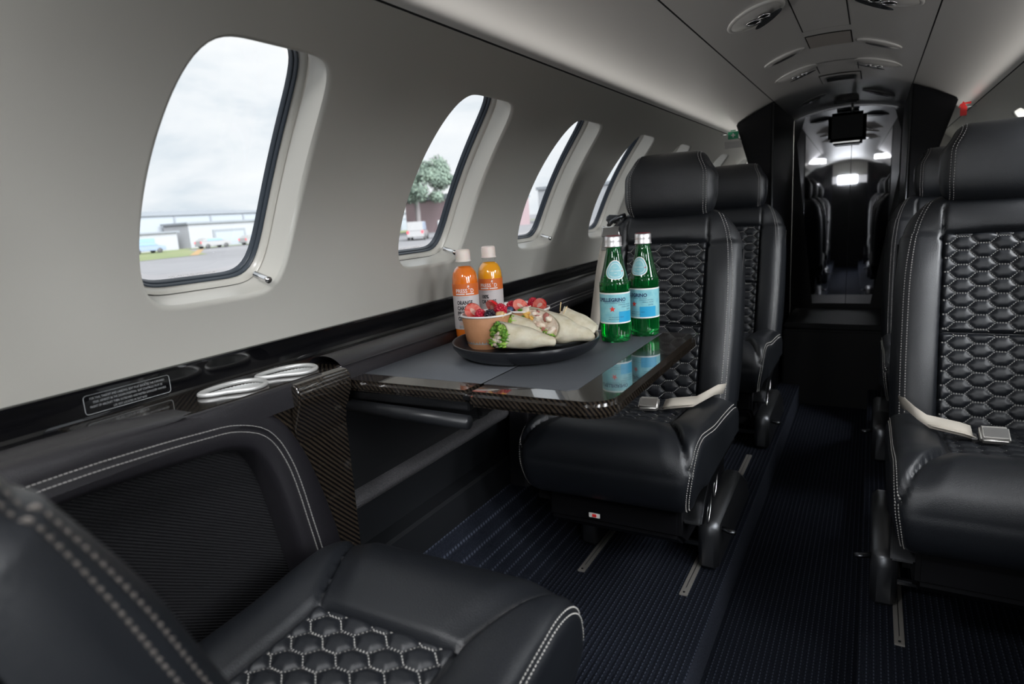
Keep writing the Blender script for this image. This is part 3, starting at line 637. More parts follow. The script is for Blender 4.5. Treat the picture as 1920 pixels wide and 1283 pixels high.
# placards on the glossy rail
def placard(y0, label, y1):
    t_ = thing('placard', label, 'placard', (-.868, (y0 + y1) / 2, -.205)); iv_ = Matrix.Translation(-t_.location)
    mp_ = lambda a, b_: (-.8675, y0 + a, -.2065 + b_)
    W_ = y1 - y0; h = .0125; pts = []
    for (sx_, sy_, a0) in ((1, 1, 0), (-1, 1, 90), (-1, -1, 180), (1, -1, 270)):
        for k in range(5):
            t = math.radians(a0 + k * 22.5); pts.append((W_ / 2 + sx_ * (W_ / 2 - .004) + .004 * math.cos(t), sy_ * (h - .004) + .004 * math.sin(t)))
    o = tube('border', [mp_(*p) for p in pts], .0005, M['inkg'], t_, 4, closed=True); o.data.transform(iv_)
    lines = ['FOR TAXI, TAKEOFF AND LANDING, SEAT MUST BACK TO THE FORWARD', 'STOP, ARMREST IN THE DOWN POSITION. SEAT CONTROLS MUST BE', 'FRONT OF AIRCRAFT THEN OUTBOARD AND FASTEN SHOULDER HARNESS', 'LIFE VEST LOCATED IN SEAT BASE']
    o = text_on('lettering', [(s, W_ / 2, .0062 - i * .0055, .0040, 'CENTER', W_ / .155) for i, s in enumerate(lines)], mp_, M['inkg'], t_); o.data.transform(iv_)
placard(.415, 'outlined instruction placard on glossy rail by foreground armrest', .531)
placard(1.36, 'small instruction placard on glossy rail behind juice bottles', 1.46)

# ------------------------------------------------------------------ table
TX0, TX1, TY0, TY1, TZ = -.775, -.285, .746, 1.245, -.250
tb = thing('folding_table', 'carbon fibre folding table with grey leather mat inlay', 'table', (-.53, 1.0, TZ)); tp = Vector(tb.location)
def rrect(x0, x1, y0, y1, r_, n=8):
    o = []
    for (cx_, cy_, a0) in ((x1 - r_, y0 + r_, -90), (x1 - r_, y1 - r_, 0), (x0 + .006, y1 - .006, 90), (x0 + .006, y0 + .006, 180)):
        rr = r_ if cx_ > x0 + .02 else .006
        for k in range(n + 1):
            t = math.radians(a0 + 90 * k / n); o.append((cx_ + rr * math.cos(t), cy_ + rr * math.sin(t)))
    return o
MX = -.508
def sub(o): o.data.transform(Matrix.Translation(-tp)); return o
sub(prism('fixed_leaf', rrect(TX0, MX - .001, TY0 + .003, TY1, .006), 'z', TZ - .018, TZ, M['carbon'], tb, bev=.0055, seg=4))
sub(prism('hinged_leaf', [(p[0], p[1]) for p in ([(MX + .001, TY1), (MX + .001, TY0)] + [q for q in rrect(TX0, TX1, TY0, TY1, .045) if q[0] > MX])], 'z', TZ - .024, TZ, M['carbon'], tb, bev=.0065, seg=4))
sub(box('leather_mat', (TX0 + .004, TY0 + .048, TZ - .001), (MX - .0025, TY1 - .02, TZ + .0006), M['matl'], tb, .0004, 1))
sub(prism('leather_mat', [(MX + .0025, TY0 + .048), (-.368, TY0 + .048), (-.356, TY0 + .060), (-.356, TY1 - .02), (MX + .0025, TY1 - .02)], 'z', TZ - .001, TZ + .0006, M['matl'], tb))
sub(box('slide_rail', (-.765, TY0 + .012, TZ - .034), (MX - .004, TY0 + .05, TZ - .019), M['gun'], tb, .002))
sub(box('slide_rail', (-.765, TY1 - .05, TZ - .034), (MX - .004, TY1 - .012, TZ - .019), M['gun'], tb, .002))
sub(tube('padded_edge', [(-.772, TY0 + .008, TZ - .044), (MX + .006, TY0 - .006, TZ - .044)], .0105, M['plastic'], tb, 16))
sub(box('hinge', (MX - .006, TY0 + .0005, TZ - .0125), (MX + .006, TY0 + .008, TZ - .006), M['gun'], tb, .001))
sub(box('support_arm', (-.80, TY0 + .10, TZ - .08), (-.55, TY0 + .14, TZ - .020), M['plastic'], tb, .006))
sub(box('support_arm', (-.80, TY1 - .14, TZ - .08), (-.55, TY1 - .10, TZ - .020), M['plastic'], tb, .006))

# ------------------------------------------------------------------ seats (built once, copied)
class Pad:
    # an upholstered body: a profile curve in the y-z plane with a spine inside it, swept across x with rolled edges
    def __init__(s, prof, spine, W, rc, off, n=400):
        P = np.array(cr_spline([np.r_[p, q, w_] for p, q, w_ in zip(prof, spine, W)], n))
        R_, s.L = resample(np.c_[P], n) if False else (P, 0)
        d = np.r_[0, np.cumsum(np.linalg.norm(np.diff(P[:, :2], axis=0), axis=1))]; s.L = d[-1]; s.s = d; s.P = P; s.rc = rc; s.off = off
        T = np.gradient(P[:, :2], axis=0); T /= np.linalg.norm(T, axis=1)[:, None]; s.N = np.stack([-T[:, 1], T[:, 0]], 1)
        if np.sum(s.N * (P[:, :2] - P[:, 2:4])) < 0: s.N = -s.N
    def at(s, l):
        g = lambda a: np.interp(l, s.s, a)
        p = np.array([g(s.P[:, 0]), g(s.P[:, 1])]); q = np.array([g(s.P[:, 2]), g(s.P[:, 3])]); W_ = g(s.P[:, 4]); n = np.array([g(s.N[:, 0]), g(s.N[:, 1])])
        return p, q, W_, n / np.linalg.norm(n)
    def pt(s, x, l, o=0):
        # x: signed arc length from the centre line, l: arc length along the profile
        p, q, W_, n = s.at(l); D = np.linalg.norm(q - p); sg = 1 if x >= 0 else -1; a = abs(x); Wf = W_ - s.rc; h = s.rc * pi / 2
        e_ = s.off(x, l, W_) + o
        dirn = (q - p) / D
        if a <= Wf: X_ = a; dd = 0; nx = 0; nn = n
        elif a <= Wf + h: t = (a - Wf) / s.rc; X_ = Wf + s.rc * math.sin(t); dd = s.rc * (1 - math.cos(t)); nx = math.sin(t); nn = n * math.cos(t)
        else: X_ = W_; dd = min(s.rc + a - Wf - h, D); nx = 1; nn = n * 0
        pp = p + dirn * min(dd, D) + nn * e_; return (sg * (X_ + nx * e_), pp[0], pp[1])
    def mesh(s, nf, nc, ns, nl, l0=0, l1=None):
        l1 = s.L if l1 is None else l1; V = []
        for j in range(nl):
            l = l0 + (l1 - l0) * j / (nl - 1); p, q, W_, n = s.at(l); D = np.linalg.norm(q - p); Wf = W_ - s.rc; h = s.rc * pi / 2; sd = max(D - s.rc, .0001)
            xs = [Wf * i / nf for i in range(nf)] + [Wf + h * i / nc for i in range(nc)] + [Wf + h + sd * (i / ns) for i in range(ns + 1)]
            row = [-x for x in xs[:0:-1]] + xs
            V += [s.pt(x, l) for x in row]
        k = len(row); F = [(j * k + i, j * k + i + 1, (j + 1) * k + i + 1, (j + 1) * k + i) for j in range(nl - 1) for i in range(k - 1)]
        return V, F
def gs(x, w_): return math.exp(-(x / w_) ** 2)
HP, HHT, HF = .035, .0305, .01075
def hexd(x, z):
    best = -1
    c0 = int(math.floor(x / HP))
    for c in (c0, c0 + 1):
        zo = .5 * HHT * (c % 2); r_ = round((z - zo) / HHT); dx = abs(x - c * HP); dz = abs(z - zo - r_ * HHT)
        sl = ((HF - dx) * .01525 + (HHT / 2 - dz) * .0135) / .02037; best = max(best, min(HHT / 2 - dz, sl))
    return max(best, 0)
def quilt(name, pad, x0, x1, la, lb, base, m, parent, z0=0, amp=.0062, res=.0024, edge=.006):
    nx = int((x1 - x0) / res) + 1; nl = int((lb - la) / res) + 1; V = []
    for j in range(nl):
        l = la + (lb - la) * j / (nl - 1); p, q, W_, n = pad.at(l)
        for i in range(nx):
            x = x0 + (x1 - x0) * i / (nx - 1); d = hexd(x, l - z0); t = min(d / .0125, 1); h = amp * (1 - (1 - t) ** 2.2)
            ed = min(x - x0, x1 - x, l - la, lb - l); k = sstep(0, edge, ed); pp = p + n * (base - .006 * (1 - k) + h * (.35 + .65 * k)); V.append((x, pp[0], pp[1]))
    F = [(j * nx + i, j * nx + i + 1, (j + 1) * nx + i + 1, (j + 1) * nx + i) for j in range(nl - 1) for i in range(nx - 1)]
    return mk(name, V, F, m, parent)
def stitches(name, paths, surf, m, parent, step=.0048, ln=.0036, w_=.00062, h=.0013):
    # paths: lists of (x, l); surf(x, l, o) -> 3D
    V = []; F = []
    for P in paths:
        Q, L_ = resample(P, max(2, int(round(sum(math.dist(P[i], P[i + 1]) for i in range(len(P) - 1)) / step)) + 1))
        for i in range(len(Q) - 1):
            a = Q[i]; d = Q[i + 1] - Q[i]; dl = np.linalg.norm(d)
            if dl < 1e-6: continue
            d /= dl; n_ = np.array([-d[1], d[0]]); b_ = a + d * min(ln, dl * .8); k = len(V); mid = (a + b_) / 2
            for (q, ww, hh) in ((a, w_, 0), (a, -w_, 0), (b_, -w_, 0), (b_, w_, 0), (mid, w_, h), (mid, -w_, h)):
                pp = q + n_ * ww; V.append(surf(pp[0], pp[1], hh))
            F += [(k, k + 4, k + 5, k + 1), (k + 4, k + 3, k + 2, k + 5), (k, k + 3, k + 4), (k + 1, k + 5, k + 2)]
    return stuff(mk(name, V, F, m, parent, False))
def hexlines(x0, x1, la, lb, z0):
    # zigzag sewing lines; neighbouring lines run side by side along the flat sides
    out = []; e_ = .0009
    k0 = int((la - z0) / HHT) - 2; k1 = int((lb - z0) / HHT) + 2
    for k in range(k0, k1 + 1):
        for ph in (0, 1):
            pts = []
            for c in range(int(x0 / HP) - 2, int(x1 / HP) + 3):
                # flats of column c (centre offset zo) lie at zo + (r+.5)*HHT
                if ph == 0: l = z0 + (k + .5) * HHT + (.5 * HHT if c % 2 else 0) ; ee = e_ if c % 2 == 0 else -e_
                else: l = z0 + (k + .5) * HHT - (.5 * HHT if c % 2 else 0); ee = -e_ if c % 2 == 0 else e_
                pts += [(c * HP - HF, l + ee), (c * HP + HF, l + ee)]
            # clip
            Q, _ = resample(pts, 400); run = []
            for q in Q:
                if x0 + .003 < q[0] < x1 - .003 and la + .003 < q[1] < lb - .003: run.append(tuple(q))
                else:
                    if len(run) > 3: out.append(run)
                    run = []
            if len(run) > 3: out.append(run)
    return out
QH = .106
# --- cushion
cprof = [(a, b_ if b_ > .40 else .40 - (.40 - b_) * .68) for a, b_ in [(.06, .425), (.0, .437), (-.10, .446), (-.20, .452), (-.27, .462), (-.32, .468), (-.36, .460), (-.388, .437), (-.402, .400), (-.402, .360), (-.394, .320), (-.376, .285), (-.345, .262), (-.30, .255)]]
csp = [(.06, .35), (.0, .352), (-.10, .352), (-.18, .352), (-.22, .352), (-.25, .352), (-.27, .350), (-.28, .348), (-.285, .345), (-.285, .342), (-.285, .338), (-.284, .335), (-.282, .333), (-.28, .332)]
cW = [.196] * 7 + [.195, .192, .188, .184, .180, .176, .172]
CL = {}
def coff(x, l, W_):
    a = abs(x); o = 0
    lq = CL['q']; lf = CL['f']
    # side bolsters stand proud of the quilt, the front roll too
    xs = QH + .002 + max(0, l - lq) / (lf - lq) * .080 if l > lq else QH + .002
    bol = .014 * math.sin(pi * min(max((a - QH) / .088, 0), 1)) ** .7 if a > QH else 0
    fr = .012 * math.sin(pi * min(max((l - lq) / .20, 0), 1)) ** .8 * (1 - sstep(xs - .05, xs, a)) if l > lq else 0
    if l <= lq: o = bol if a > QH else -.010 * sstep(QH, QH - .012, a) * 1.0
    else: o = fr if a < xs else bol * sstep(lf + .03, lq, l)
    d = abs(a - xs) if l < lf else 9
    o -= .0085 * gs(d, .0042)
    if l > lf: o -= 0
    if a < QH: o -= .008 * gs(l - lq, .005)
    # piping valley between the two edge seams
    ae = W_ - .030 + .0265; o -= .0018 * gs(a - ae, .0016)
    return o
cp = Pad(cprof, csp, cW, .030, lambda x, l, W_: 0)
def l_of(pad, k, v, i0=0):  # arc length where coordinate k crosses v
    for i in range(i0, len(pad.s) - 1):
        if (pad.P[i, k] - v) * (pad.P[i + 1, k] - v) <= 0 and pad.P[i, k] != pad.P[i + 1, k]: return pad.s[i]
    return pad.s[-1]
CL['q'] = l_of(cp, 0, -.238); CL['f'] = l_of(cp, 1, .415, 200)
cp = Pad(cprof, csp, cW, .030, coff)
# --- backrest: front face up, over the top, down the back
bprof = [(-.004, .38), (.004, .44), (.030, .53), (.062, .62), (.090, .71), (.116, .80), (.132, .845), (.150, .880), (.175, .898), (.205, .893), (.226, .870), (.232, .83), (.220, .74), (.196, .62), (.165, .50), (.140, .40)]
bsp = [(.06, .39), (.064, .44), (.088, .525), (.118, .612), (.145, .70), (.168, .79), (.178, .83), (.182, .85), (.184, .855), (.185, .852), (.184, .845), (.180, .82), (.164, .755), (.138, .635), (.110, .515), (.085, .42)]
bW = [.186, .188, .190, .190, .189, .184, .176, .160, .140, .138, .155, .172, .186, .19, .19, .186]
BL = {}
def boff(x, l, W_):
    a = abs(x); o = 0
    if l < BL['y']:
        if a > QH: o = .013 * math.sin(pi * min((a - QH) / .080, 1)) ** .75 * sstep(BL['y'] + .02, BL['y'] - .10, l) + .004
        else: o = -.010
    elif l < BL['t']:
        o = .012 * math.sin(pi * min((l - BL['y']) / (BL['t'] - BL['y']), 1)) ** .7 if a < QH else .012 * math.sin(pi * (l - BL['y']) / (BL['t'] - BL['y'])) ** .7 * (1 - sstep(QH, QH + .05, a))
    lc = BL['y'] + .012 * math.cos(pi * x / (2 * QH)) ** 1 if a < QH else 0
    if a < QH + .01: o -= .008 * gs(l - BL['y'] + .010 * (1 - math.cos(x / QH * pi / 2)), .004)
    if l < BL['t'] - .03: o -= .008 * gs(a - QH - .001, .0035)
    if l < BL['t']: o -= .0018 * gs(a - (W_ - .034 + .011), .0018)
    return o
bp_ = Pad(bprof, bsp, bW, .034, lambda x, l, W_: 0)
BL['y'] = l_of(bp_, 1, .822, 0); BL['t'] = l_of(bp_, 1, .895, 0); BL['s'] = l_of(bp_, 1, .620, 0); BL['c'] = l_of(bp_, 1, .445, 0)
bp_ = Pad(bprof, bsp, bW, .034, boff)
# --- headrest
hprof = []; hsp = []; hW = []
for k in range(33):
    t = 2 * pi * k / 32 - pi / 2 - .25; c, s_ = math.cos(t), math.sin(t)
    y_ = .176 - math.copysign(abs(c) ** (.72), c) * .047 + .10 * (math.copysign(abs(s_) ** .8, s_) * .078); z_ = .966 + math.copysign(abs(s_) ** .8, s_) * .080
    hprof.append((y_, z_)); hsp.append((.176 + .10 * .6 * (z_ - .966), .966 + (z_ - .966) * .45)); hW.append(.118 - .020 * sstep(.99, 1.046, z_) - .003 * sstep(.93, .89, z_))
def hoff(x, l, W_): return .004 * math.cos(min(abs(x) / W_, 1) * pi / 2) - .0015 * gs(abs(x) - (W_ - .03 + .010), .0018)
hp_ = Pad(hprof, hsp, hW, .030, hoff)

def make_seat(label, cat='seat'):
    r_ = thing('cabin_seat', label, cat, (0, 0, FZ))
    fx = lambda o: o
    V, F = cp.mesh(52, 7, 4, 150); sharp(fix_normals(mk('seat_cushion', V, F, M['leather'], r_)), 80)
    q = quilt('quilted_seat_panel', cp, -QH, QH, .045, CL['q'] + .001, -.0065, M['leather_q'], r_)
    S = lambda x, l, o: (lambda p, n: (x, p[0] + n[0] * (-.0060 + o), p[1] + n[1] * (-.0060 + o)))(cp.at(l)[0], cp.at(l)[3])
    stitches('quilt_stitching', hexlines(-QH, QH, .045, CL['q'], 0), S, M['thread'], q)
    P = []
    for sg in (1, -1):
        for dx in (-.0035, .0035):
            P.append([(sg * (cp.at(l)[2] - .030 + .0265 + dx), l) for l in np.linspace(.02, cp.L - .06, 60)])
    stitches('edge_stitching', P, lambda x, l, o: cp.pt(x, l, o + .0002), M['thread'], r_, step=.0056, ln=.004, w_=.0007)
    # shell under the cushion
    pr = [(.10, .40), (.06, .345), (-.16, .345), (-.27, .338), (-.33, .312), (-.335, .24), (-.28, .20), (.06, .19), (.12, .24)]
    prism('seat_shell', pr, 'x', -.150, .150, M['cabblack'], r_, .008)
    for sg in (1, -1):
        pr = [(.05, .352), (-.13, .352), (-.225, .335), (-.285, .300), (-.315, .268), (-.29, .258), (-.20, .305), (-.12, .325), (.05, .325)]
        prism('side_trim', pr, 'x', sg * .150, sg * .188, M['gun'], r_, .003)
    for k, (yy, zz) in enumerate(((-.20, .255), (-.135, .288))):
        o = box('recline_handle', (.152, yy - .012, zz - .030), (.178, yy + .012, zz + .030), M['plastic'], r_, .010, 3, rot=Matrix.Rotation(-.5, 4, 'X'))
        v, f = grid(lambda u, t: (.179 + .002 * math.sin(2 * pi * t), yy + (.014 + .002 * math.cos(2 * pi * t)) * math.cos(2 * pi * u) * 1.0 , zz + (.032 + .002 * math.cos(2 * pi * t)) * math.sin(2 * pi * u)), 32, 6, True, True)
        h_ = mk('handle_ring', v, f, M['satin'], o); h_.data.transform(Matrix.Translation((0, yy, zz)) @ Matrix.Rotation(-.5, 4, 'X') @ Matrix.Translation((0, -yy, -zz)))
    V, F = bp_.mesh(46, 8, 5, 170); sharp(fix_normals(mk('backrest', V, F, M['leather'], r_)), 80)
    Sb = lambda x, l, o: (lambda p, n: (x, p[0] + n[0] * (-.0030 + o), p[1] + n[1] * (-.0030 + o)))(bp_.at(l)[0], bp_.at(l)[3])
    qu = quilt('quilted_back_panel', bp_, -QH, QH, BL['s'] + .001, BL['y'] + .001, -.0035, M['leather_q'], r_, z0=BL['s'] + .008)
    stitches('quilt_stitching', hexlines(-QH, QH, BL['s'], BL['y'], BL['s'] + .008), Sb, M['thread'], qu)
    ql = quilt('quilted_lumbar_panel', bp_, -QH, QH, BL['c'] - .04, BL['s'] - .001, -.0025, M['leather_q'], r_, z0=BL['s'] - .022)
    stitches('quilt_stitching', hexlines(-QH, QH, BL['c'] - .03, BL['s'], BL['s'] - .022), lambda x, l, o: Sb(x, l, o + .001), M['thread'], ql)
    P = []
    for sg in (1, -1):
        for dx in (-.0038, .0038):
            P.append([(sg * (bp_.at(l)[2] - .034 + .011 + dx), l) for l in np.linspace(.04, BL['t'] - .01, 60)])
    stitches('edge_stitching', P, lambda x, l, o: bp_.pt(x, l, o + .0002), M['thread_d'], r_, step=.0058, ln=.004, w_=.0007)
    V, F = hp_.mesh(24, 8, 4, 90); fix_normals(mk('headrest', V, F, M['leather'], r_))
    P = []
    for sg in (1, -1):
        for dx in (-.0035, .0035):
            P.append([(sg * (hp_.at(l)[2] - .030 + .010 + dx), l) for l in np.linspace(.0, hp_.L * .99, 80)])
    stitches('headrest_stitching', P, lambda x, l, o: hp_.pt(x, l, o + .0002), M['thread_d'], r_, step=.0058, ln=.004, w_=.0006)
    for sg in (-.05, .05): tube('headrest_post', [(sg, .182, .87), (sg, .180, .915)], .006, M['satin'], r_, 10)
    # slot for the shoulder strap in the aisle-side bolster
    for sg in (1, -1):
        o = box('strap_slot', (sg * .1895 - .002, .128, .70), (sg * .1895 + .002, .140, .80), M['black'], r_, .002, 1, rot=Matrix.Rotation(-.30, 4, 'X'))
    return r_
def add_base(r_, dx):
    # legs on the rails; dx = how far the seat body has slid sideways from the base
    box('pedestal', (-.135 + dx, .06, .05), (.135 + dx, .32, .235), M['black'], r_, .012)
    for sg in (1, -1):
        x0 = sg * .136 + dx; x1 = sg * .188 + dx; pr = [(-.038, .002), (-.038, .108), (-.022, .134), (.28, .150), (.40, .08), (.44, .002)]
        lg = prism('rail_foot', pr, 'x', min(x0, x1), max(x0, x1), M['foot'], r_, .012, 1)
        o = tube('release_lever', [(x1 - sg * .004, .012, .10), (x1 + sg * .018, .004, .098), (x1 + sg * .034, .0, .098)], .0075, M['gun'], r_, 12, flat=.8)
    box('front_crossbar', (-.150 + dx, -.012, .050), (.150 + dx, .004, .062), M['gun'], r_, .003)
def lap_belt(r_, side, twist=0):
    bl = thing('x', 'x', 'x'); bpy.data.objects.remove(bl)
    zc = lambda y: float(np.interp(-y, [0, .10, .20, .25], [.437, .446, .450, .456]))
    b1 = box('belt_buckle', (-.022, -.016, 0), (.022, .016, .016), M['satin'], r_, .005, 3)
    return b1
seat0 = make_seat('black leather quilted seat in the foreground, seen from above with its back to camera')
body_copy = None
def web(name, path, wid, par, th=.0012, m=None):
    # path: list of (point, across-direction)
    V = []; k = len(path)
    for p, a in path:
        p = Vector(p); a = Vector(a).normalized()
        V += [p + a * wid / 2, p - a * wid / 2]
    d0 = (Vector(path[1][0]) - Vector(path[0][0]))
    F = [(2 * i, 2 * i + 1, 2 * i + 3, 2 * i + 2) for i in range(k - 1)]
    o = mk(name, V, F, m or M['web'], par); md_ = o.modifiers.new('s', 'SOLIDIFY'); md_.thickness = th; md_.offset = 0; return o
seats = {}
def clone(label):
    c = copy_tree(seat0); c['label'] = label; return c
S1 = clone('black quilted seat facing the camera behind the table on the left')
S2 = clone('black quilted seat in the second row on the left, half hidden by headrest before it')
S3 = clone('large black quilted seat on the right edge of the photo')
S4 = clone('black quilted seat behind the large right-hand one, only its shoulder showing')
S5 = clone('black quilted seat to the right of the camera, seen only in the mirror')
for o, x_, y_, rz, dx in ((seat0, -.485, .266, pi, 0), (S1, -.470, 1.545, 0, -.022), (S2, -.470, 2.44, 0, -.022), (S3, .240, 1.545, 0, -.024), (S4, .232, 2.44, 0, -.016), (S5, .262, -.25, pi, 0)):
    o.location = (x_, y_, FZ); o.rotation_euler = (0, 0, rz); o['group'] = 'quilted cabin seats'; add_base(o, dx)
# the foreground seat is reclined a little further
for o in [q for q in bpy.data.objects if q.parent == seat0 and q.name.split('.')[0] in ('backrest', 'quilted_back_panel', 'quilted_lumbar_panel', 'headrest', 'headrest_stitching', 'headrest_post', 'strap_slot', 'edge_stitching') and (not q.name.startswith('edge_stitching') or max(v.co.z for v in q.data.vertices) > .6)]:
    R3 = Matrix.Rotation(math.radians(-5), 3, 'X'); pv = Vector((0, 0, .46)); o.rotation_euler = (math.radians(-5), 0, 0); o.location = pv - R3 @ pv + Vector((0, -.014, 0))
    if o.name.startswith('edge_stitching'): es = o
P = [[(sg * (bp_.at(l)[2] - .034 + .026 + dx), l) for l in np.linspace(.04, BL['t'] - .01, 60)] for sg in (1, -1) for dx in (-.0042, .0042)]
n_ = stitches('edge_stitching', P, lambda x, l, o: bp_.pt(x, l, o + .0002), M['thread_b'], seat0, step=.0058, ln=.004, w_=.0006); n_.rotation_euler = es.rotation_euler; n_.location = es.location; bpy.data.objects.remove(es)
for o in [q for q in bpy.data.objects if q.parent == seat0 and q.name.startswith('strap_slot')]: bpy.data.objects.remove(o)
# lap and shoulder belts (parts of their seats)
def on_seat(r_, p): return p
def belt_s(r_, mirror, shoulder):
    s = -mirror
    cz = lambda y: float(np.interp(-y, [0, .10, .20, .25, .30], [.437, .446, .452, .458, .466])) + .001
    # buckle with its webbing, lying on the quilt
    bx = .022 * 1; bk = box('belt_buckle', (-.023, -.017, 0), (.023, .017, .016), M['buckle'], r_, .004, 3); bk.location = (.028 * mirror, -.135, cz(-.13) + .008); bk.rotation_euler = (.62, 0, .08)
    box('buckle_plate', (-.018, -.011, .0152), (.020, .011, .0165), M['satin'], bk, .0006)
    P = []
    xs = [(.060, -.128, .004), (.078, -.132, .010), (.10, -.128, .013), (.13, -.118, .016), (.15, -.105, .028), (.165, -.06, .035), (.175, -.01, .03)]
    for (x_, y_, h) in xs: P.append(((x_ * mirror, y_, cz(y_) + h + .008), (.15 * mirror, .75, .66)))
    web('lap_belt', P, .030, r_)
    P2 = [((x_ * mirror, y_ - .008, cz(y_) + h + .004), (.35 * mirror, .9, -.1)) for (x_, y_, h) in xs[:4]]
    web('belt_loop', P2, .026, r_)
    tg = box('belt_tongue', (.052 * mirror if mirror > 0 else -.062, -.143, cz(-.13) + .003), (.062 if mirror > 0 else -.052, -.117, cz(-.13) + .007), M['satin'], r_, .001)
belt_s(S1, 1, True); belt_s(S3, -1, False)
# shoulder harness on the window side of the seat behind the table
P = []
for l in np.linspace(.02, BL['t'] - .035, 24):
    xx = -.148 - .022 * (1 - l / BL['t']) ; p = bp_.pt(xx - .004, l, .0022); P.append((p, (1, .10, 0)))
web('shoulder_strap', P, .040, S1)
l_ = BL['t'] - .055; p = bp_.pt(-.150, l_, .008); bk = box('harness_adjuster', (-.026, -.006, -.016), (.026, .006, .016), M['satin'], S1, .004, 3); bk.location = p; bk.rotation_euler = (-.4, 0, .05)
box('adjuster_frame', (-.020, -.008, -.046), (-.012, -.002, -.014), M['satin'], bk, .001); box('adjuster_frame', (.008, -.008, -.046), (.016, -.002, -.014), M['satin'], bk, .001); box('adjuster_frame', (-.022, -.008, -.052), (.020, -.002, -.044), M['satin'], bk, .001)
p = bp_.pt(-.145, BL['t'] - .012, .012); bk = box('strap_keeper', (-.022, -.008, -.010), (.022, .010, .012), M['gun'], S1, .005, 3); bk.location = p; bk.rotation_euler = (-.5, .1, 0)
bk = tube('keeper_bar', [(-.165, .148, .872), (-.150, .135, .882), (-.130, .138, .893), (-.118, .15, .897)], .006, M['gun'], S1, 8)
tagm = box('seat_tag', (-.045, -.352, .262), (-.018, -.350, .274), M['white'], S1, .001); box('tag_mark', (-.036, -.3535, .265), (-.027, -.3515, .271), M['signr'], tagm, 0)
# seat rails let into the carpet
def rail(x_, y0, y1, label):
    t_ = thing('seat_rail', label, 'seat rail', (x_, (y0 + y1) / 2, FZ), 0, 'seat rails in the carpet'); h = (y1 - y0) / 2
    box('track', (-.0095, -h, -.004), (.0095, h, .0035), M['rail'], t_, .001); box('slot', (-.0008, -h + .03, .0036), (.0008, h - .004, .0039), M['gun'], t_, 0)
    tube('end_screw', [(0, -h + .010, .003), (0, -h + .010, .0048)], .0028, M['black'], t_, 10)
rail(-.624, 1.38, 2.33, 'metal floor rail under the left seat, nearer the window'); rail(-.360, 1.38, 2.33, 'metal floor rail under the left seat, nearer the aisle')
rail(.084, 1.38, 2.33, 'metal floor rail under right edge seat, nearer the aisle'); rail(.348, 1.38, 2.33, 'metal floor rail under right edge seat, farther from the aisle')
# ------------------------------------------------------------------ things on the table
def ico(name, r_, m, parent=None, loc=(0, 0, 0), sc_=(1, 1, 1), sub_=2, amp=0, fr=1, rot=None, seed=0, smooth=True):
    bm = bmesh.new(); bmesh.ops.create_icosphere(bm, subdivisions=sub_, radius=1)
    for v in bm.verts:
        p = v.co.copy(); k = 1 + amp * noise.noise(p * fr + Vector((seed * 3.1, seed, -seed)))
        v.co = Vector((p.x * sc_[0] * k, p.y * sc_[1] * k, p.z * sc_[2] * k)) * r_
    if rot is not None: bmesh.ops.transform(bm, matrix=rot.to_4x4(), verts=bm.verts)
    bmesh.ops.translate(bm, vec=Vector(loc), verts=bm.verts)
    me = bpy.data.meshes.new(name); bm.to_mesh(me); bm.free(); me.materials.append(m); me.polygons.foreach_set('use_smooth', [smooth] * len(me.polygons)); return link(name, me, parent)
# plate
PX, PY = -.540, 1.000
pt_ = thing('plate', 'round matt black rimmed plate carrying the cups and wraps', 'plate', (PX, PY, TZ + .0008))
lathe('dish', [(0, 0), (.060, 0), (.062, .0012), (.098, .0015), (.112, .004), (.124, .011), (.1315, .021), (.1335, .0285), (.1325, .030), (.1300, .0292), (.1265, .021), (.118, .0105), (.106, .006), (.06, .0048), (0, .0048)], M['plate'], pt_, 96)
PZ = TZ + .0008 + .005
def cup(x_, y_, z_, label, r1=.0475, r0=.0375, h=.062):
    t_ = thing('paper_cup', label, 'paper cup', (x_, y_, z_), 0, 'kraft fruit cups')
    lathe('cup_wall', [(0, .003), (r0 - .001, .003), (r0, 0), (r0 + .0005, .0005), (r1 - .001, h - .002), (r1 - .0016, h - .0015), (r0 - .0006, .006), (0, .0055)], M['kraft'], t_, 56)
    v, f = grid(lambda u, t: ((r1 + .0016 * math.cos(2 * pi * t)) * math.cos(2 * pi * u), (r1 + .0016 * math.cos(2 * pi * t)) * math.sin(2 * pi * u), h + .0019 * math.sin(2 * pi * t)), 56, 10, True, True)
    mk('rolled_rim', v, f, M['white'], t_)
    lathe('white_lining', [(r1 - .0022, h), (r0 + .002, .010), (0, .010)], M['white'], t_, 40)
    return t_
C1 = (-.632, 1.018, PZ); C2 = (-.588, 1.098, PZ)
cup(*C1, 'kraft fruit cup at the front left of the black plate'); cup(*C2, 'kraft fruit cup at the back of the plate behind the wraps', .0455, .036, .060)
cup(-.660, 1.190, TZ + .0008, 'empty kraft cup standing behind the plate by the juice bottles', .042, .034, .058)
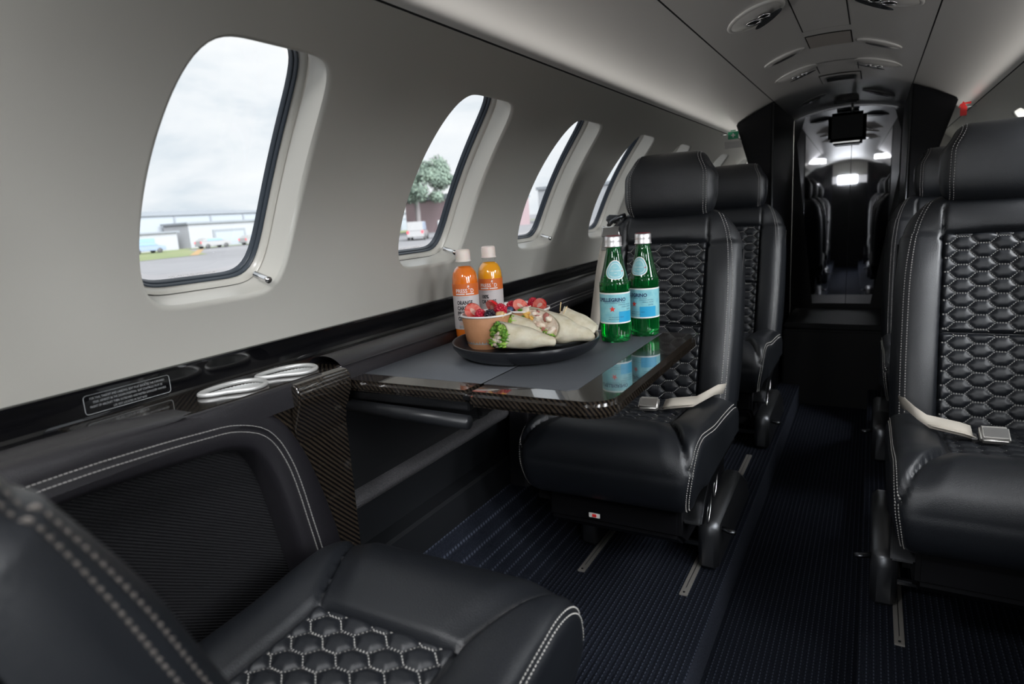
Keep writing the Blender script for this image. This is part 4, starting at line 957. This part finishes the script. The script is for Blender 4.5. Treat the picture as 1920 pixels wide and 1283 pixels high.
def strawberry(loc, rot, s, label, kind):
    t_ = thing('strawberry', label, 'fruit', loc, 0)
    R3 = Matrix.Rotation(rot[2], 3, 'Z') @ Matrix.Rotation(rot[1], 3, 'Y') @ Matrix.Rotation(rot[0], 3, 'X')
    # half berry: outer red dome and flat pale cut face, heart-shaped outline
    def outl(a):
        c, q = math.cos(a), math.sin(a); return c * (1.0 + .25 * q) * .78, q * 1.08 - .12 * abs(c)
    V = [];
    def dome(u, t):
        a = 2 * pi * u; x_, y_ = outl(a); k = math.cos(t * pi / 2); return R3 @ Vector((x_ * k * s, -.62 * s * math.sin(t * pi / 2), y_ * k * s))
    v, f = grid(dome, 28, 8, True); mk('skin', [tuple(p) for p in v], f, M['sb'], t_)
    def face(u, t):
        a = 2 * pi * u; x_, y_ = outl(a); k = 1 - t; return R3 @ Vector((x_ * k * s, .03 * s + .05 * s * math.sin(3 * a) * k * (1 - k), y_ * k * s))
    v, f = grid(face, 28, 6, True); mk('cut_face', [tuple(p) for p in v], f, M['sbi'], t_)
    v, f = grid(lambda u, t: R3 @ Vector((.22 * s * (1 - t) * math.cos(2 * pi * u), .055 * s, (.5 * (1 - t) * math.sin(2 * pi * u) + .1) * s)), 14, 3, True); mk('pale_core', [tuple(p) for p in v], f, M['sbp'], t_)
M['sbp'] = mat('strawberry_core', (.90, .62, .52), .35, coat=.3)
def berry(loc, r_, label, m, kind, n=46, seed=0):
    t_ = thing(kind, label, 'fruit', loc); rr = random.Random(seed); V = []; F = []
    bm = bmesh.new()
    for i in range(n):
        z_ = 1 - 2 * (i + .5) / n; a = i * 2.39996; q = math.sqrt(1 - z_ * z_); p = Vector((q * math.cos(a), q * math.sin(a), z_ * 1.08)) * r_ * .80
        ret = bmesh.ops.create_icosphere(bm, subdivisions=1, radius=r_ * .27 * rr.uniform(.9, 1.1)); bmesh.ops.translate(bm, vec=p, verts=ret['verts'])
    me = bpy.data.meshes.new('drupelets'); bm.to_mesh(me); bm.free(); me.materials.append(m); me.polygons.foreach_set('use_smooth', [True] * len(me.polygons)); o = link('drupelets', me, t_); stuff(o)
    ico('core', r_ * .80, m, t_, sub_=2)
def blueberry(loc, r_, label):
    t_ = thing('blueberry', label, 'fruit', loc); ico('skin', r_, M['blueb'], t_, sub_=3, sc_=(1, 1, .9)); tube('crown', [(r_ * .3 * math.cos(a), r_ * .3 * math.sin(a), r_ * .86) for a in np.linspace(0, 2 * pi, 9)[:-1]], r_ * .08, M['blackb'], t_, 5, closed=True)
def filler(c, r_, h, label):
    t_ = thing('fruit_bed', label, 'fruit'); rr = random.Random(3); bm = bmesh.new()
    for i in range(26):
        a = rr.uniform(0, 6.28); q = r_ * math.sqrt(rr.random()); ret = bmesh.ops.create_icosphere(bm, subdivisions=2, radius=rr.uniform(.008, .011)); bmesh.ops.translate(bm, vec=(q * math.cos(a), q * math.sin(a), rr.uniform(-.006, .0)), verts=ret['verts'])
    me = bpy.data.meshes.new('berries'); bm.to_mesh(me); bm.free(); me.materials.append(M['rasp']); me.polygons.foreach_set('use_smooth', [True] * len(me.polygons))
    o = link('berries', me, t_); t_.location = (c[0], c[1], c[2] + h); stuff(o)
filler(C1, .030, .050, 'mixed red berries heaped low in the front kraft cup'); filler(C2, .028, .048, 'mixed red berries heaped low in the rear kraft cup')
z1 = C1[2] + .062
strawberry((C1[0] - .020, C1[1] - .010, z1 + .004), (-.45, .5, .35 + pi), .0195, 'pale pink strawberry half at left of the front cup', 0)
strawberry((C1[0] + .006, C1[1] + .014, z1 + .010), (-.9, -.7, .3 + pi), .0185, 'red strawberry half standing up at the back of front cup', 0)
berry((C1[0] - .001, C1[1] - .018, z1 + .000), .0115, 'raspberry in the middle of the front kraft cup', M['rasp'], 'raspberry', seed=1)
berry((C1[0] + .029, C1[1] + .006, z1 + .006), .0125, 'bright raspberry at right of the front kraft cup', M['rasp'], 'raspberry', seed=2)
berry((C1[0] + .020, C1[1] - .018, z1 + .000), .0115, 'black blackberry at the front right of the front cup', M['blackb'], 'blackberry', seed=3)
o = ico('granola_piece', .009, M['nut'], None, (C1[0] + .037, C1[1] - .010, z1 + .000), (1.2, .8, .7), 3, .5, 3, seed=2); tag(o, 'tan granola piece at the right rim of front cup', 'granola')
z2 = C2[2] + .060
berry((C2[0] - .030, C2[1] - .004, z2 + .004), .0115, 'raspberry at the left of the rear kraft cup', M['rasp'], 'raspberry', seed=4)
strawberry((C2[0] - .006, C2[1] - .010, z2 + .006), (-.35, .75, .15 + pi), .0165, 'halved strawberry at centre of the rear kraft cup', 0)
strawberry((C2[0] + .026, C2[1] + .006, z2 + .006), (-.6, -.9, .4 + pi), .0165, 'halved strawberry at right of the rear kraft cup', 0)
berry((C2[0] + .012, C2[1] - .020, z2 - .001), .010, 'raspberry between the strawberries of the rear cup', M['rasp'], 'raspberry', seed=6)
berry((C2[0] + .006, C2[1] + .018, z2 + .008), .011, 'dark raspberry at the back of the rear cup', M['rasp'], 'raspberry', seed=8)
blueberry((C2[0] - .022, C2[1] - .026, z2 + .001), .0075, 'blueberry at front left of the rear kraft cup')
blueberry((C2[0] + .026, C2[1] - .020, z2 + .000), .007, 'blueberry at front right of the rear kraft cup')

# wraps
def wrap(p0, p1, r0, r1, fn, label, kind, seed, squash=1.0, fold=0):
    p0 = Vector(p0); p1 = Vector(p1); d = (p1 - p0).normalized(); L_ = (p1 - p0).length; side = Vector((-d.y, d.x, 0)).normalized(); up = side.cross(d) * -1
    if up.z < 0: up = -up
    t_ = thing('tortilla_wrap', label, 'wrap', p0, 0, 'tortilla wrap halves on the plate'); fn = Vector(fn).normalized()
    rr = random.Random(seed)
    def sect(a, s):
        rad = (r0 + (r1 - r0) * s) * (1 + .05 * noise.noise(Vector((math.cos(a) * 1.5, math.sin(a) * 1.5, s * 2.5 + seed)))); k = squash * (1 - .42 * sstep(.55, 1.0, s))
        return side * (rad * math.cos(a) * (1 + .10 * s)) + up * (rad * k * math.sin(a))
    def body(off):
        def fnc(u, t):
            a = 2 * pi * u; r_ = sect(a, t); q = (1 - off / max(r_.length, 1e-5)); r_ = r_ * q
            sh = -(r_.dot(fn)) / d.dot(fn) * (1 - t) ** 1.0
            sh2 = -(r_.dot(fn)) / d.dot(fn) * .6 * sstep(.7, 1, t)
            return d * (L_ * t + sh + sh2) + r_
        return fnc
    v, f = grid(body(0), 48, 30, True); n = len(v)
    vi, fi = grid(body(.0022), 48, 4, True)
    vi2 = []
    # inner lining a short way in, joined by a lip
    k = 48
    inner = [body(.0022)(i / 48, 0) + d * 0 for i in range(48)]; deep = [body(.0024)(i / 48, .0) + d * .006 for i in range(48)]
    V = [tuple(p) for p in v] + [tuple(p) for p in inner] + [tuple(p) for p in deep]; F = list(f)
    for i in range(48): j = (i + 1) % 48; F += [(i, n + i, n + j, j), (n + i, n + 48 + i, n + 48 + j, n + j)]
    # closed tail and inner floor
    V.append(tuple(d * (L_ + .004))); tc_ = len(V) - 1; base = 29 * 48
    for i in range(48): F.append((base + i, base + (i + 1) % 48, tc_))
    V.append(tuple(d * .006)); fc = len(V) - 1
    for i in range(48): F.append((n + 48 + i, n + 48 + (i + 1) % 48, fc))
    mk('tortilla', V, F, M['tort'], t_)
    # overlapping flap edge
    fl = [body(-.0016)(.20 + .02 * math.sin(5 * t), t) for t in np.linspace(.0, .98, 14)]; fl2 = [body(-.0002)(.235 + .02 * math.sin(5 * t), t) for t in np.linspace(0, .98, 14)]; fl3 = [body(-.0018)(.13, t) for t in np.linspace(0, .98, 14)]; fl0 = [body(-.0002)(.06, t) for t in np.linspace(0, .98, 14)]
    V = [tuple(p) for row in (fl2, fl, fl3, fl0) for p in row]; F = [(r_ * 14 + i, r_ * 14 + i + 1, (r_ + 1) * 14 + i + 1, (r_ + 1) * 14 + i) for r_ in range(3) for i in range(13)]
    mk('flap', V, F, M['tort'], t_)
    def core(u, t):
        a = 2 * pi * u; q = sect(a, 0) * (.90 * (1 - t)); sh = -(q.dot(fn)) / d.dot(fn); return q + d * (sh + .0035 + .003 * noise.noise(Vector((q.x * 160, q.y * 160, q.z * 160 + seed))))
    v, f = grid(core, 30, 8, True); mk('filling', [tuple(p) for p in v], f, M['salmon'] if kind == 'B' else M['chick'], t_)
    # filling pieces on the cut face
    e1 = side - fn * side.dot(fn); e1.normalize(); e2 = fn.cross(e1)
    if e2.z < 0: e2 = -e2
    def fp(a, b_, h=0):
        q = side * a * r0 * .90 + up * b_ * r0 * .90 * squash; sh = -(q.dot(fn)) / d.dot(fn); return q + d * (sh + .002 - h)
    spec = {'A': [('lettuce', 20, (-.9, -.2, -.9, .4)), ('lettuce', 8, (-.2, .9, -.95, -.6)), ('pepper', 4, (-.7, .1, .3, .8)), ('cheese', 5, (-.8, .1, -.2, .5)), ('chicken', 8, (-.5, .3, -.8, .2)), ('lettuce', 8, (.3, .8, -.5, .8))],
            'C': [('lettuce', 46, (-.95, .95, -.98, -.12)), ('chicken', 12, (-.8, .7, -.1, .7)), ('ham', 5, (-.6, .3, -.15, .15)), ('cheese', 6, (0, .7, .1, .8)), ('ham', 3, (-.5, .2, .5, .8)), ('lettuce', 5, (.5, .9, .1, .6))],
            'B': [('salmon', 9, (-.5, .6, -.7, .5)), ('ham', 3, (-.3, .5, .0, .6)), ('pale', 8, (-1.0, -.2, .4, 1.0))], 'D': [('lettuce', 8, (-.6, .6, -.6, .6)), ('chicken', 5, (-.5, .5, -.5, .5))]}[kind]
    for nm, cnt, (a0, a1, b0, b1) in spec:
        for i in range(cnt):
            a, b_ = rr.uniform(a0, a1), rr.uniform(b0, b1)
            if a * a + b_ * b_ > 1: s_ = (a * a + b_ * b_) ** .5; a /= s_; b_ /= s_
            R3 = Matrix.Rotation(rr.uniform(0, 6), 3, 'X') @ Matrix.Rotation(rr.uniform(0, 6), 3, 'Z'); p = fp(a, b_, rr.uniform(.000, .0035) if nm == 'lettuce' else rr.uniform(-.001, .002))
            if nm in ('lettuce', 'pale'): ico('lettuce_leaf', .0066, M['lettuce'] if nm == 'lettuce' and rr.random() < .75 else M['lettuce2'], t_, p, (1.3, .9, .28), 2, 1.3, 2.2, R3, i + seed)
            elif nm == 'pepper': ico('pepper_piece', .0055, M['lettuce2'], t_, p, (1.3, .7, .5), 2, .5, 1.5, R3, i)
            elif nm == 'cheese': ico('cheese_shred', .0064, M['cheese'], t_, p, (1.5, .6, .6), 2, .4, 2, R3, i)
            elif nm == 'chicken': ico('chicken_piece', .0088, M['chick'], t_, p, (1.2, .8, .7), 2, .6, 1.6, R3, i + seed)
            elif nm == 'ham': ico('ham_piece', .0070, M['ham'], t_, p, (1.4, .8, .25), 2, .6, 1.6, R3, i + seed)
            elif nm == 'salmon': ico('salmon_piece', .0065, M['salmon'], t_, p, (1.3, .8, .4), 2, .5, 1.6, R3, i + seed)
    return t_
wrap((-.583, .977, -.213), (-.500, 1.022, -.230), .0240, .016, (-.42, -.90, .25), 'front tortilla wrap half lying lowest, cut face toward camera', 'A', 5, .98)
wrap((-.594, 1.035, -.205), (-.515, 1.050, -.226), .0215, .016, (-.72, -.60, .25), 'small tortilla wrap half with pink filling and lettuce tip behind front one', 'B', 9, .95)
wrap((-.546, 1.046, -.2065), (-.452, 1.062, -.223), .0325, .021, (-.30, -.94, .24), 'largest tortilla wrap half with leafy cut face at the centre', 'C', 12, 1.0)
wrap((-.512, 1.098, -.204), (-.440, 1.085, -.222), .0250, .020, (-.92, -.30, .2), 'rearmost tortilla wrap half behind the largest one', 'D', 15, .95)
for a, b_, s in (((-.507, 1.080, -.186), (-.505, 1.082, -.168), 'upright'), ((-.496, 1.070, -.188), (-.488, 1.072, -.174), 'leaning')):
    t_ = tube('toothpick', [a, b_], .0009, M['wood'], None, 6); tag(t_, s + ' wooden toothpick tip stuck in the rear wrap', 'toothpick')

# juice bottles
def bend(r_, phi0, z0):
    return lambda a, b_: (r_ * math.cos(phi0 + a / r_), r_ * math.sin(phi0 + a / r_), z0 + b_)
def band(name, r_, z0, z1, m, par, n=64, ph=0):
    v, f = grid(lambda u, t: (r_ * math.cos(2 * pi * u), r_ * math.sin(2 * pi * u), z0 + (z1 - z0) * t), n, 2, True); return mk(name, v, f, m, par)
def juice(x_, y_, label, m, lines, s=1.0, rot=0):
    t_ = thing('juice_bottle', label, 'juice bottle', (x_, y_, TZ), 0, 'juice bottles'); r_ = .0262
    lathe('juice', [(0, .002), (r_ - .004, .002), (r_ - .001, .006), (r_ - .0005, .02), (r_ - .0005, .122), (r_ - .001, .130), (r_ - .003, .139), (r_ - .008, .1475), (r_ - .013, .1520), (0, .1525)], m, t_, 56)
    lathe('bottle', [(r_ - .003, 0), (r_, .005), (r_, .130), (r_ - .0022, .140), (r_ - .0075, .149), (.0140, .1545), (.0132, .158), (.0150, .1585), (.0150, .160), (.0128, .1605), (.0128, .170)], M['petthin'], t_, 56)
    lathe('cap', [(.0160, .1615), (.0164, .1625), (.0150, .1635), (.0150, .1655), (.0148, .182), (.0135, .1848), (.010, .1858), (0, .1858)], M['cap'], t_, 48)
    ph = math.atan2(-y_, -x_) + rot
    band('label_top_band', r_ + .0003, .094, .118, M['lab_o'], t_); lb = band('label', r_ + .0003, .026, .094, M['lab_w'], t_)
    mp_ = bend(r_ + .0005, ph, 0)
    text_on('brand_lettering', [("PRESS", -.0215, .1005, .0108, 'LEFT', .92, .0002), ("'", .0062, .1020, .0108, 'LEFT', .9, .0002), ("D", .0100, .1005, .0108, 'LEFT', .92, .0002)], mp_, M['inkw'], t_)
    mk('leaf_mark', [mp_(a, b_) for a, b_ in [(.0035, .1105), (.0055, .1155), (.0085, .1135), (.0070, .1110)]], [(0, 1, 2, 3)], M['inkw'], t_, False)
    for a, b_, m2 in ((-.0215, -.002, 'inkw'), (.0, .018, 'inkw')):
        V, F = grid(lambda u, t: mp_(a + (b_ - a) * u, .0965 + .0022 * t), 8, 2); mk('tagline_bar', V, F, M[m2], t_, False)
    text_on('flavour_lettering', [(s_, -.0205, .0765 - i * .0108, .0110, 'LEFT', .74, .0004) for i, s_ in enumerate(lines)], mp_, M['ink'], t_)
    text_on('small_lettering', [('GUT + IMMUNITY', -.0195, .0895, .0032), ], mp_, M['inkg'], t_)
    if len(lines) > 3: text_on('peach_lettering', [('GLOW', -.0175, .0350, .0080, 'LEFT', .8, .0002), ], mp_, M['inkp'], t_); text_on('fine_print', [('COLD PRESSED RAW', -.0195, .0315, .0028), ('KEEP REFRIGERATED', -.0195, .0285, .0028)], mp_, M['ink'], t_)
m = bpy.data.materials.new('clear_bottle_skin'); m.use_nodes = True; t = m.node_tree; t.nodes.clear(); M['petthin'] = m
tr = N(t, 'ShaderNodeBsdfTransparent'); gl = N(t, 'ShaderNodeBsdfGlossy'); gl.inputs['Roughness'].default_value = .05
fr0 = N(t, 'ShaderNodeLayerWeight'); fr0.inputs[0].default_value = .5; fr = N(t, 'ShaderNodeMath', operation='MULTIPLY_ADD'); fr.inputs[1].default_value = .6; fr.inputs[2].default_value = .04; t.links.new(mathn(t, 'POWER', fr0.outputs['Facing'], 4), fr.inputs[0]); ms = N(t, 'ShaderNodeMixShader'); o_ = N(t, 'ShaderNodeOutputMaterial')
t.links.new(fr.outputs[0], ms.inputs[0]); t.links.new(tr.outputs[0], ms.inputs[1]); t.links.new(gl.outputs[0], ms.inputs[2]); t.links.new(ms.outputs[0], o_.inputs[0])
juice(-.722, 1.090, 'deep orange juice bottle with a four-line flavour label, on the left', M['juice_o'], ['ORANGE', 'CARROT', 'PINEAPPLE', 'GINGER'])
juice(-.716, 1.180, 'yellow-orange juice bottle labelled 100% orange, standing behind', M['juice_y'], ['100%', 'ORANGE'], rot=-.10)

# green water bottles
def water(x_, y_, label, rot):
    t_ = thing('water_bottle', label, 'water bottle', (x_, y_, TZ + .0008), 0, 'green glass water bottles'); r_ = .0282
    prof = [(0, .004), (.018, .003), (.0235, 0), (.0268, .003), (r_ - .0004, .009), (r_, .018), (r_, .104), (r_ - .0015, .114), (r_ - .005, .128), (r_ - .0095, .146), (.0158, .160), (.0135, .170), (.0128, .176), (.0140, .177), (.0140, .181), (.0125, .182), (.0118, .194), (.0, .194)]
    P = cr_spline(prof, 70); lathe('glass', [(max(p[0], 0), p[1]) for p in P], M['green'], t_, 64)
    lathe('water', [(0, .007), (.022, .008), (.0255, .013), (.0258, .10), (.0235, .122), (.0175, .146), (.0118, .165), (0, .165)], M['water'], t_, 48)
    capz = .176
    def rp(k): return .0152 + .0004 * (k % 2)
    V = []; n = 72
    pf = [(0, .1765), (.0, .1765), (.0162, .1768), (.0166, .179), (.0150, .1805), (.0158, .183), (.0150, .185), (.0152, .1865), (.0152, .1955), (.0140, .1972), (0, .1976)]
    v = []; f = []
    for j, (q, z_) in enumerate(pf):
        for i in range(n):
            rr = q + (.0003 * (1 if i % 2 else -1) if j in (7, 8) else 0); a = 2 * pi * i / n; v.append((rr * math.cos(a), rr * math.sin(a), z_))
    for j in range(len(pf) - 1):
        for i in range(n): f.append((j * n + i, j * n + (i + 1) % n, (j + 1) * n + (i + 1) % n, (j + 1) * n + i))
    mk('screw_cap', v, f, M['alu'], t_, True)
    lathe('cap_top', [(.0143, .1974), (.0130, .1980), (0, .1982)], M['capred'], t_, 40)
    ph = math.atan2(-y_, -x_) + rot
    lb = band('label', r_ + .0003, .0385, .0925, M['lab_b'], t_)
    band('label_edge', r_ + .0004, .0365, .0392, M['lab_wh'], t_); band('label_edge', r_ + .0004, .0915, .0942, M['lab_wh'], t_)
    mp_ = bend(r_ + .0006, ph, 0)
    V, F = grid(lambda u, t: mp_(.004 + .032 * u, .0392 + .020 * t), 12, 2); mk('label_blue_block', V, F, M['lab_b2'], t_)
    text_on('name_lettering', [('S.PELLEGRINO', .0185, .0782, .0092, 'RIGHT', .98, .0004)], mp_, M['navy'], t_)
    text_on('label_small_print', [('ACQUA MINERALE NATURALE', .0175, .0748, .0030, 'RIGHT'), ('SPARKLING NATURAL', .0310, .0710, .0028, 'RIGHT'), ('MINERAL WATER', .0310, .0668, .0028, 'RIGHT'), ('250 ML', .0310, .0615, .0034, 'RIGHT'), ('SAN PELLEGRINO TERME', -.0155, .0480, .0026, 'LEFT'), ('BERGAMO ITALIA', -.0155, .0440, .0026, 'LEFT')], mp_, M['navy'], t_)
    S = []
    for k in range(10):
        q = .0062 if k % 2 == 0 else .0026; a = pi / 2 + k * pi / 5; S.append(mp_(-.0080 + q * math.cos(a), .0640 + q * math.sin(a)))
    mp2 = mp_(-.0080, .0640); mk('red_star', S + [mp2], [(i, (i + 1) % 10, 10) for i in range(10)], M['red'], t_, False)
    # medallion on the shoulder, following the glass
    zs = [p[1] for p in P]; rs = [p[0] for p in P]
    def rad(z_): return float(np.interp(z_, zs[20:], rs[20:]))
    def med(a, b_, o): z_ = .1345 + b_; rr = rad(z_) + o; return (rr * math.cos(ph + a / rr), rr * math.sin(ph + a / rr), z_)
    def tri(t, s):
        q = s * (1 + .10 * math.cos(3 * (t - pi / 2 + .05))) ; return q * math.cos(t) * 1.0, q * math.sin(t)
    for nm, s, o, mm in (('medallion_border', .0175, .0004, 'lab_wh'), ('medallion', .0160, .0007, 'lab_b'), ('medallion_ring', .0128, .0009, 'lab_wh'), ('medallion_centre', .0120, .0011, 'lab_b')):
        v, f = grid(lambda u, t: med(*[(q * (1 - t)) for q in tri(2 * pi * u + pi, s)], o), 40, 5, True); mk(nm, v, f, M[mm], t_)
    text_on('medallion_lettering', [('S.PELLEGRINO', 0, -.001, .0030, 'CENTER'), ('1899', 0, -.006, .0028, 'CENTER'), ('* * *', 0, .004, .004, 'CENTER')], lambda a, b_: med(a, b_, .0013), M['lab_wh'], t_)
    v, f = grid(lambda u, t: med(.0135 + .0012 * (1 - t) * math.cos(2 * pi * u), -.001 + .0012 * (1 - t) * math.sin(2 * pi * u), .0013), 10, 3, True); mk('medallion_dot', v, f, M['red'], t_)
M['water'] = mat('sparkling_water', (.9, 1, .95), .0, trans=1, ior=1.2)
water(-.420, 1.140, 'green glass water bottle nearer the plate, its red star in view', .10)
water(-.384, 1.206, 'green glass water bottle standing behind at the table corner', -.45)
# ------------------------------------------------------------------ outside the port windows
GZ = -2.15
gr = struct(mk('ground', [(-400, -300, GZ), (200, -300, GZ), (200, 600, GZ), (-400, 600, GZ)], [(0, 1, 2, 3)], M['tarmac'], smooth=False))
def flat(name, pts, m, z_): return struct(mk(name, [(a, b_, z_) for a, b_ in pts], [tuple(range(len(pts)))], m, smooth=False))
flat('ground_grass_near', [(-52, 5), (-85, 5), (-85, 58), (-60, 43)], M['grass'], GZ + .02)
flat('ground_grass_far', [(-66, 56), (-85, 70), (-85, 120), (-60, 62)], M['grass'], GZ + .02)
flat('ground_grass_verge', [(-85, -20), (-95, -20), (-95, 300), (-85, 300)], M['grass'], GZ + .02)
def strip(name, P, w_, m, z_):
    V = []
    for i, p in enumerate(P):
        d = np.array(P[min(i + 1, len(P) - 1)], float) - np.array(P[max(i - 1, 0)], float); d /= np.linalg.norm(d); n_ = np.array([-d[1], d[0]]) * w_ / 2
        V += [(p[0] + n_[0], p[1] + n_[1], z_), (p[0] - n_[0], p[1] - n_[1], z_)]
    return struct(mk(name, V, [(2 * i, 2 * i + 1, 2 * i + 3, 2 * i + 2) for i in range(len(P) - 1)], m, smooth=False))
strip('ground_line', [(-60, 41.5), (-80, 56.5)], .8, M['yellow'], GZ + .03)
strip('ground_line', [(-18, 5), (-22, 10), (-26, 16), (-30, 23), (-34, 32), (-38, 44)], .5, M['yellow'], GZ + .03)
def building(name, label, x0, x1, y0, y1, h, roofh, m, par_x=True):
    t_ = thing(name, label, 'building', ((x0 + x1) / 2, (y0 + y1) / 2, GZ)); cx_, cy_ = t_.location[0], t_.location[1]; X, Y_ = (x1 - x0) / 2, (y1 - y0) / 2
    box('wall', (-X, -Y_, 0), (X, Y_, h), m, t_, 0)
    ym = 0
    prism('roof', [(-Y_ - .3, h), (Y_ + .3, h), (Y_ + .3, h + .25), (ym + Y_ * .4, h + roofh), (-Y_ - .3, h + roofh)], 'x', -X - .3, X + .3, M['roof'], t_)
    return t_, X, Y_
t_, X, Y_ = building('hangar', 'long pale blue-grey hangar seen through the first window', -130, -97, 30, 88, 5.2, .7, M['hangar'])
for k in range(9): box('cladding_rib', (X, -Y_ + 2 + k * 6.5, .2), (X + .12, -Y_ + 2.3 + k * 6.5, 5.1), M['roof'], t_, 0)
t_, X, Y_ = building('warehouse', 'lower white warehouse in front of the pale hangar', -96, -90, 62, 130, 3.6, .3, M['hangar2'])
for k, (a, b_, h) in enumerate(((-30, -24, 2.6), (-15, -8, 2.8), (6, 9, 2.4), (16, 24, 2.6))): box('door_frame', (X, a, 0), (X + .15, b_, h), M['roof'], t_, 0); box('roller_door', (X + .15, a + .4, 0), (X + .2, b_ - .4, h - .4), M['hangar'], t_, 0)
t_, X, Y_ = building('office_block', 'low white office block left of the warehouse', -95, -90, 20, 60, 2.5, .2, M['hangar2'])
for k in range(7): box('window', (X, -Y_ + 2 + k * 5.3, 1.0), (X + .1, -Y_ + 4.6 + k * 5.3, 1.9), M['win'], t_, 0)
t_, X, Y_ = building('brick_shed', 'red-brown shed to the right of the tree', -66, -56, 84, 108, 5.0, .8, M['brick'])
for k in range(3): box('window', (X, -Y_ + 3 + k * 7, 1.6), (X + .1, -Y_ + 6 + k * 7, 3.0), M['win'], t_, 0)
t_, X, Y_ = building('terminal', 'pale terminal building through the third window', -60, -40, 120, 170, 6.5, .6, M['hangar2'])
for k in range(6): box('window', (X, -Y_ + 3 + k * 8, 3.2), (X + .1, -Y_ + 8 + k * 8, 4.6), M['win'], t_, 0)
def car(x_, y_, rz, label, m, van=False):
    t_ = thing('car', label, 'car', (x_, y_, GZ), rz, 'cars parked by the apron'); L_, W_ = 2.3, .9
    h = 1.95 if van else 1.45
    prism('body', [(-L_, .35), (L_, .35), (L_, .85), (L_ * .62, 1.0), (-L_, 1.0)], 'y', -W_, W_, m, t_, .06)
    prism('cabin', [(-L_ + .05, 1.0), (L_ * .62, 1.0), (L_ * .30, h), (-L_ + (.1 if van else .7), h)], 'y', -W_ + .08, W_ - .08, m, t_, .05)
    for s in (-1, 1):
        prism('side_window', [(-L_ + .5 + (0 if van else .4), 1.05), (L_ * .5, 1.05), (L_ * .27, h - .12), (-L_ + .5 + (0 if van else .5), h - .12)], 'y', s * (W_ - .08), s * (W_ - .06), M['win'], t_)
        for q in (-1, 1): o = lathe('wheel', [(0, -.1), (.33, -.1), (.33, .1), (0, .1)], M['tyre'], t_, 20); o.data.transform(Matrix.Translation((q * 1.4, s * (W_ - .05), .33)) @ Matrix.Rotation(pi / 2, 4, 'X'))
        box('tail_lamp', (-L_ - .03, s * .75 - .1, .75), (-L_ + .02, s * .75 + .1, 1.0), M['tail'], t_, 0)
    return t_
car(-43, 56.5, 2.1, 'white van parked nearest behind the second window', M['carw'], True)
car(-41.5, 59.6, 2.2, 'white van parked second in the row of cars', M['carw'], True)
car(-45.5, 54.0, 2.0, 'dark grey car parked at the left of the vans', M['cardark'])
car(-82, 60, 1.5, 'white car parked before the warehouse', M['carw']); car(-82, 50, 1.5, 'dark blue car parked before the office block', M['cardark']); car(-83, 68, 1.6, 'white car parked before the warehouse roller doors', M['carw'])
car(-83, 76, 1.6, 'dark car parked at the right of the warehouse cars', M['cardark'])
def tree(x_, y_, h, w_, label, seed):
    t_ = thing('pine_tree', label, 'tree', (x_, y_, GZ)); rr = random.Random(seed)
    tube('trunk', [(0, 0, 0), (.05, .1, h * .25), (-.1, .1, h * .45), (0, .3, h * .6)], .38, M['bark'], t_, 10)
    for k in range(9):
        a = k * .7 + rr.random(); q = w_ * rr.uniform(.35, .8); tube('branch', [(0, .15, h * .36 + k * .14), (q * .5 * math.cos(a), q * .5 * math.sin(a), h * .55), (q * math.cos(a), q * math.sin(a), h * rr.uniform(.6, .8))], .14, M['bark'], t_, 6)
    V = []; F = []
    cl = []
    for k in range(46):
        a = rr.uniform(0, 2 * pi); q = w_ * math.sqrt(rr.random()); z_ = h * (.60 + .36 * (1 - (q / w_) ** 2) * rr.uniform(.3, 1.0)) if rr.random() < .75 else h * rr.uniform(.42, .62)
        cl.append((q * math.cos(a), q * math.sin(a), z_, rr.uniform(.8, 1.5)))
    for (cx_, cy_, cz_, s) in cl:
        for i in range(420):
            d = Vector((rr.gauss(0, 1), rr.gauss(0, 1), rr.gauss(0, .7))); d.normalize(); p = Vector((cx_, cy_, cz_)) + d * s * rr.uniform(.4, 1.05); u = Vector((rr.gauss(0, 1), rr.gauss(0, 1), rr.gauss(0, 1))).normalized() * .24; v_ = u.cross(d).normalized() * .16; n = len(V)
            V += [p + u, p - u, p + v_ * 1.2]; F.append((n, n + 1, n + 2))
    stuff(mk('foliage', V, F, M['leaf'], t_, False)); return t_
tree(-58, 76.5, 12.2, 5.8, 'spreading umbrella pine seen through the second window', 4)
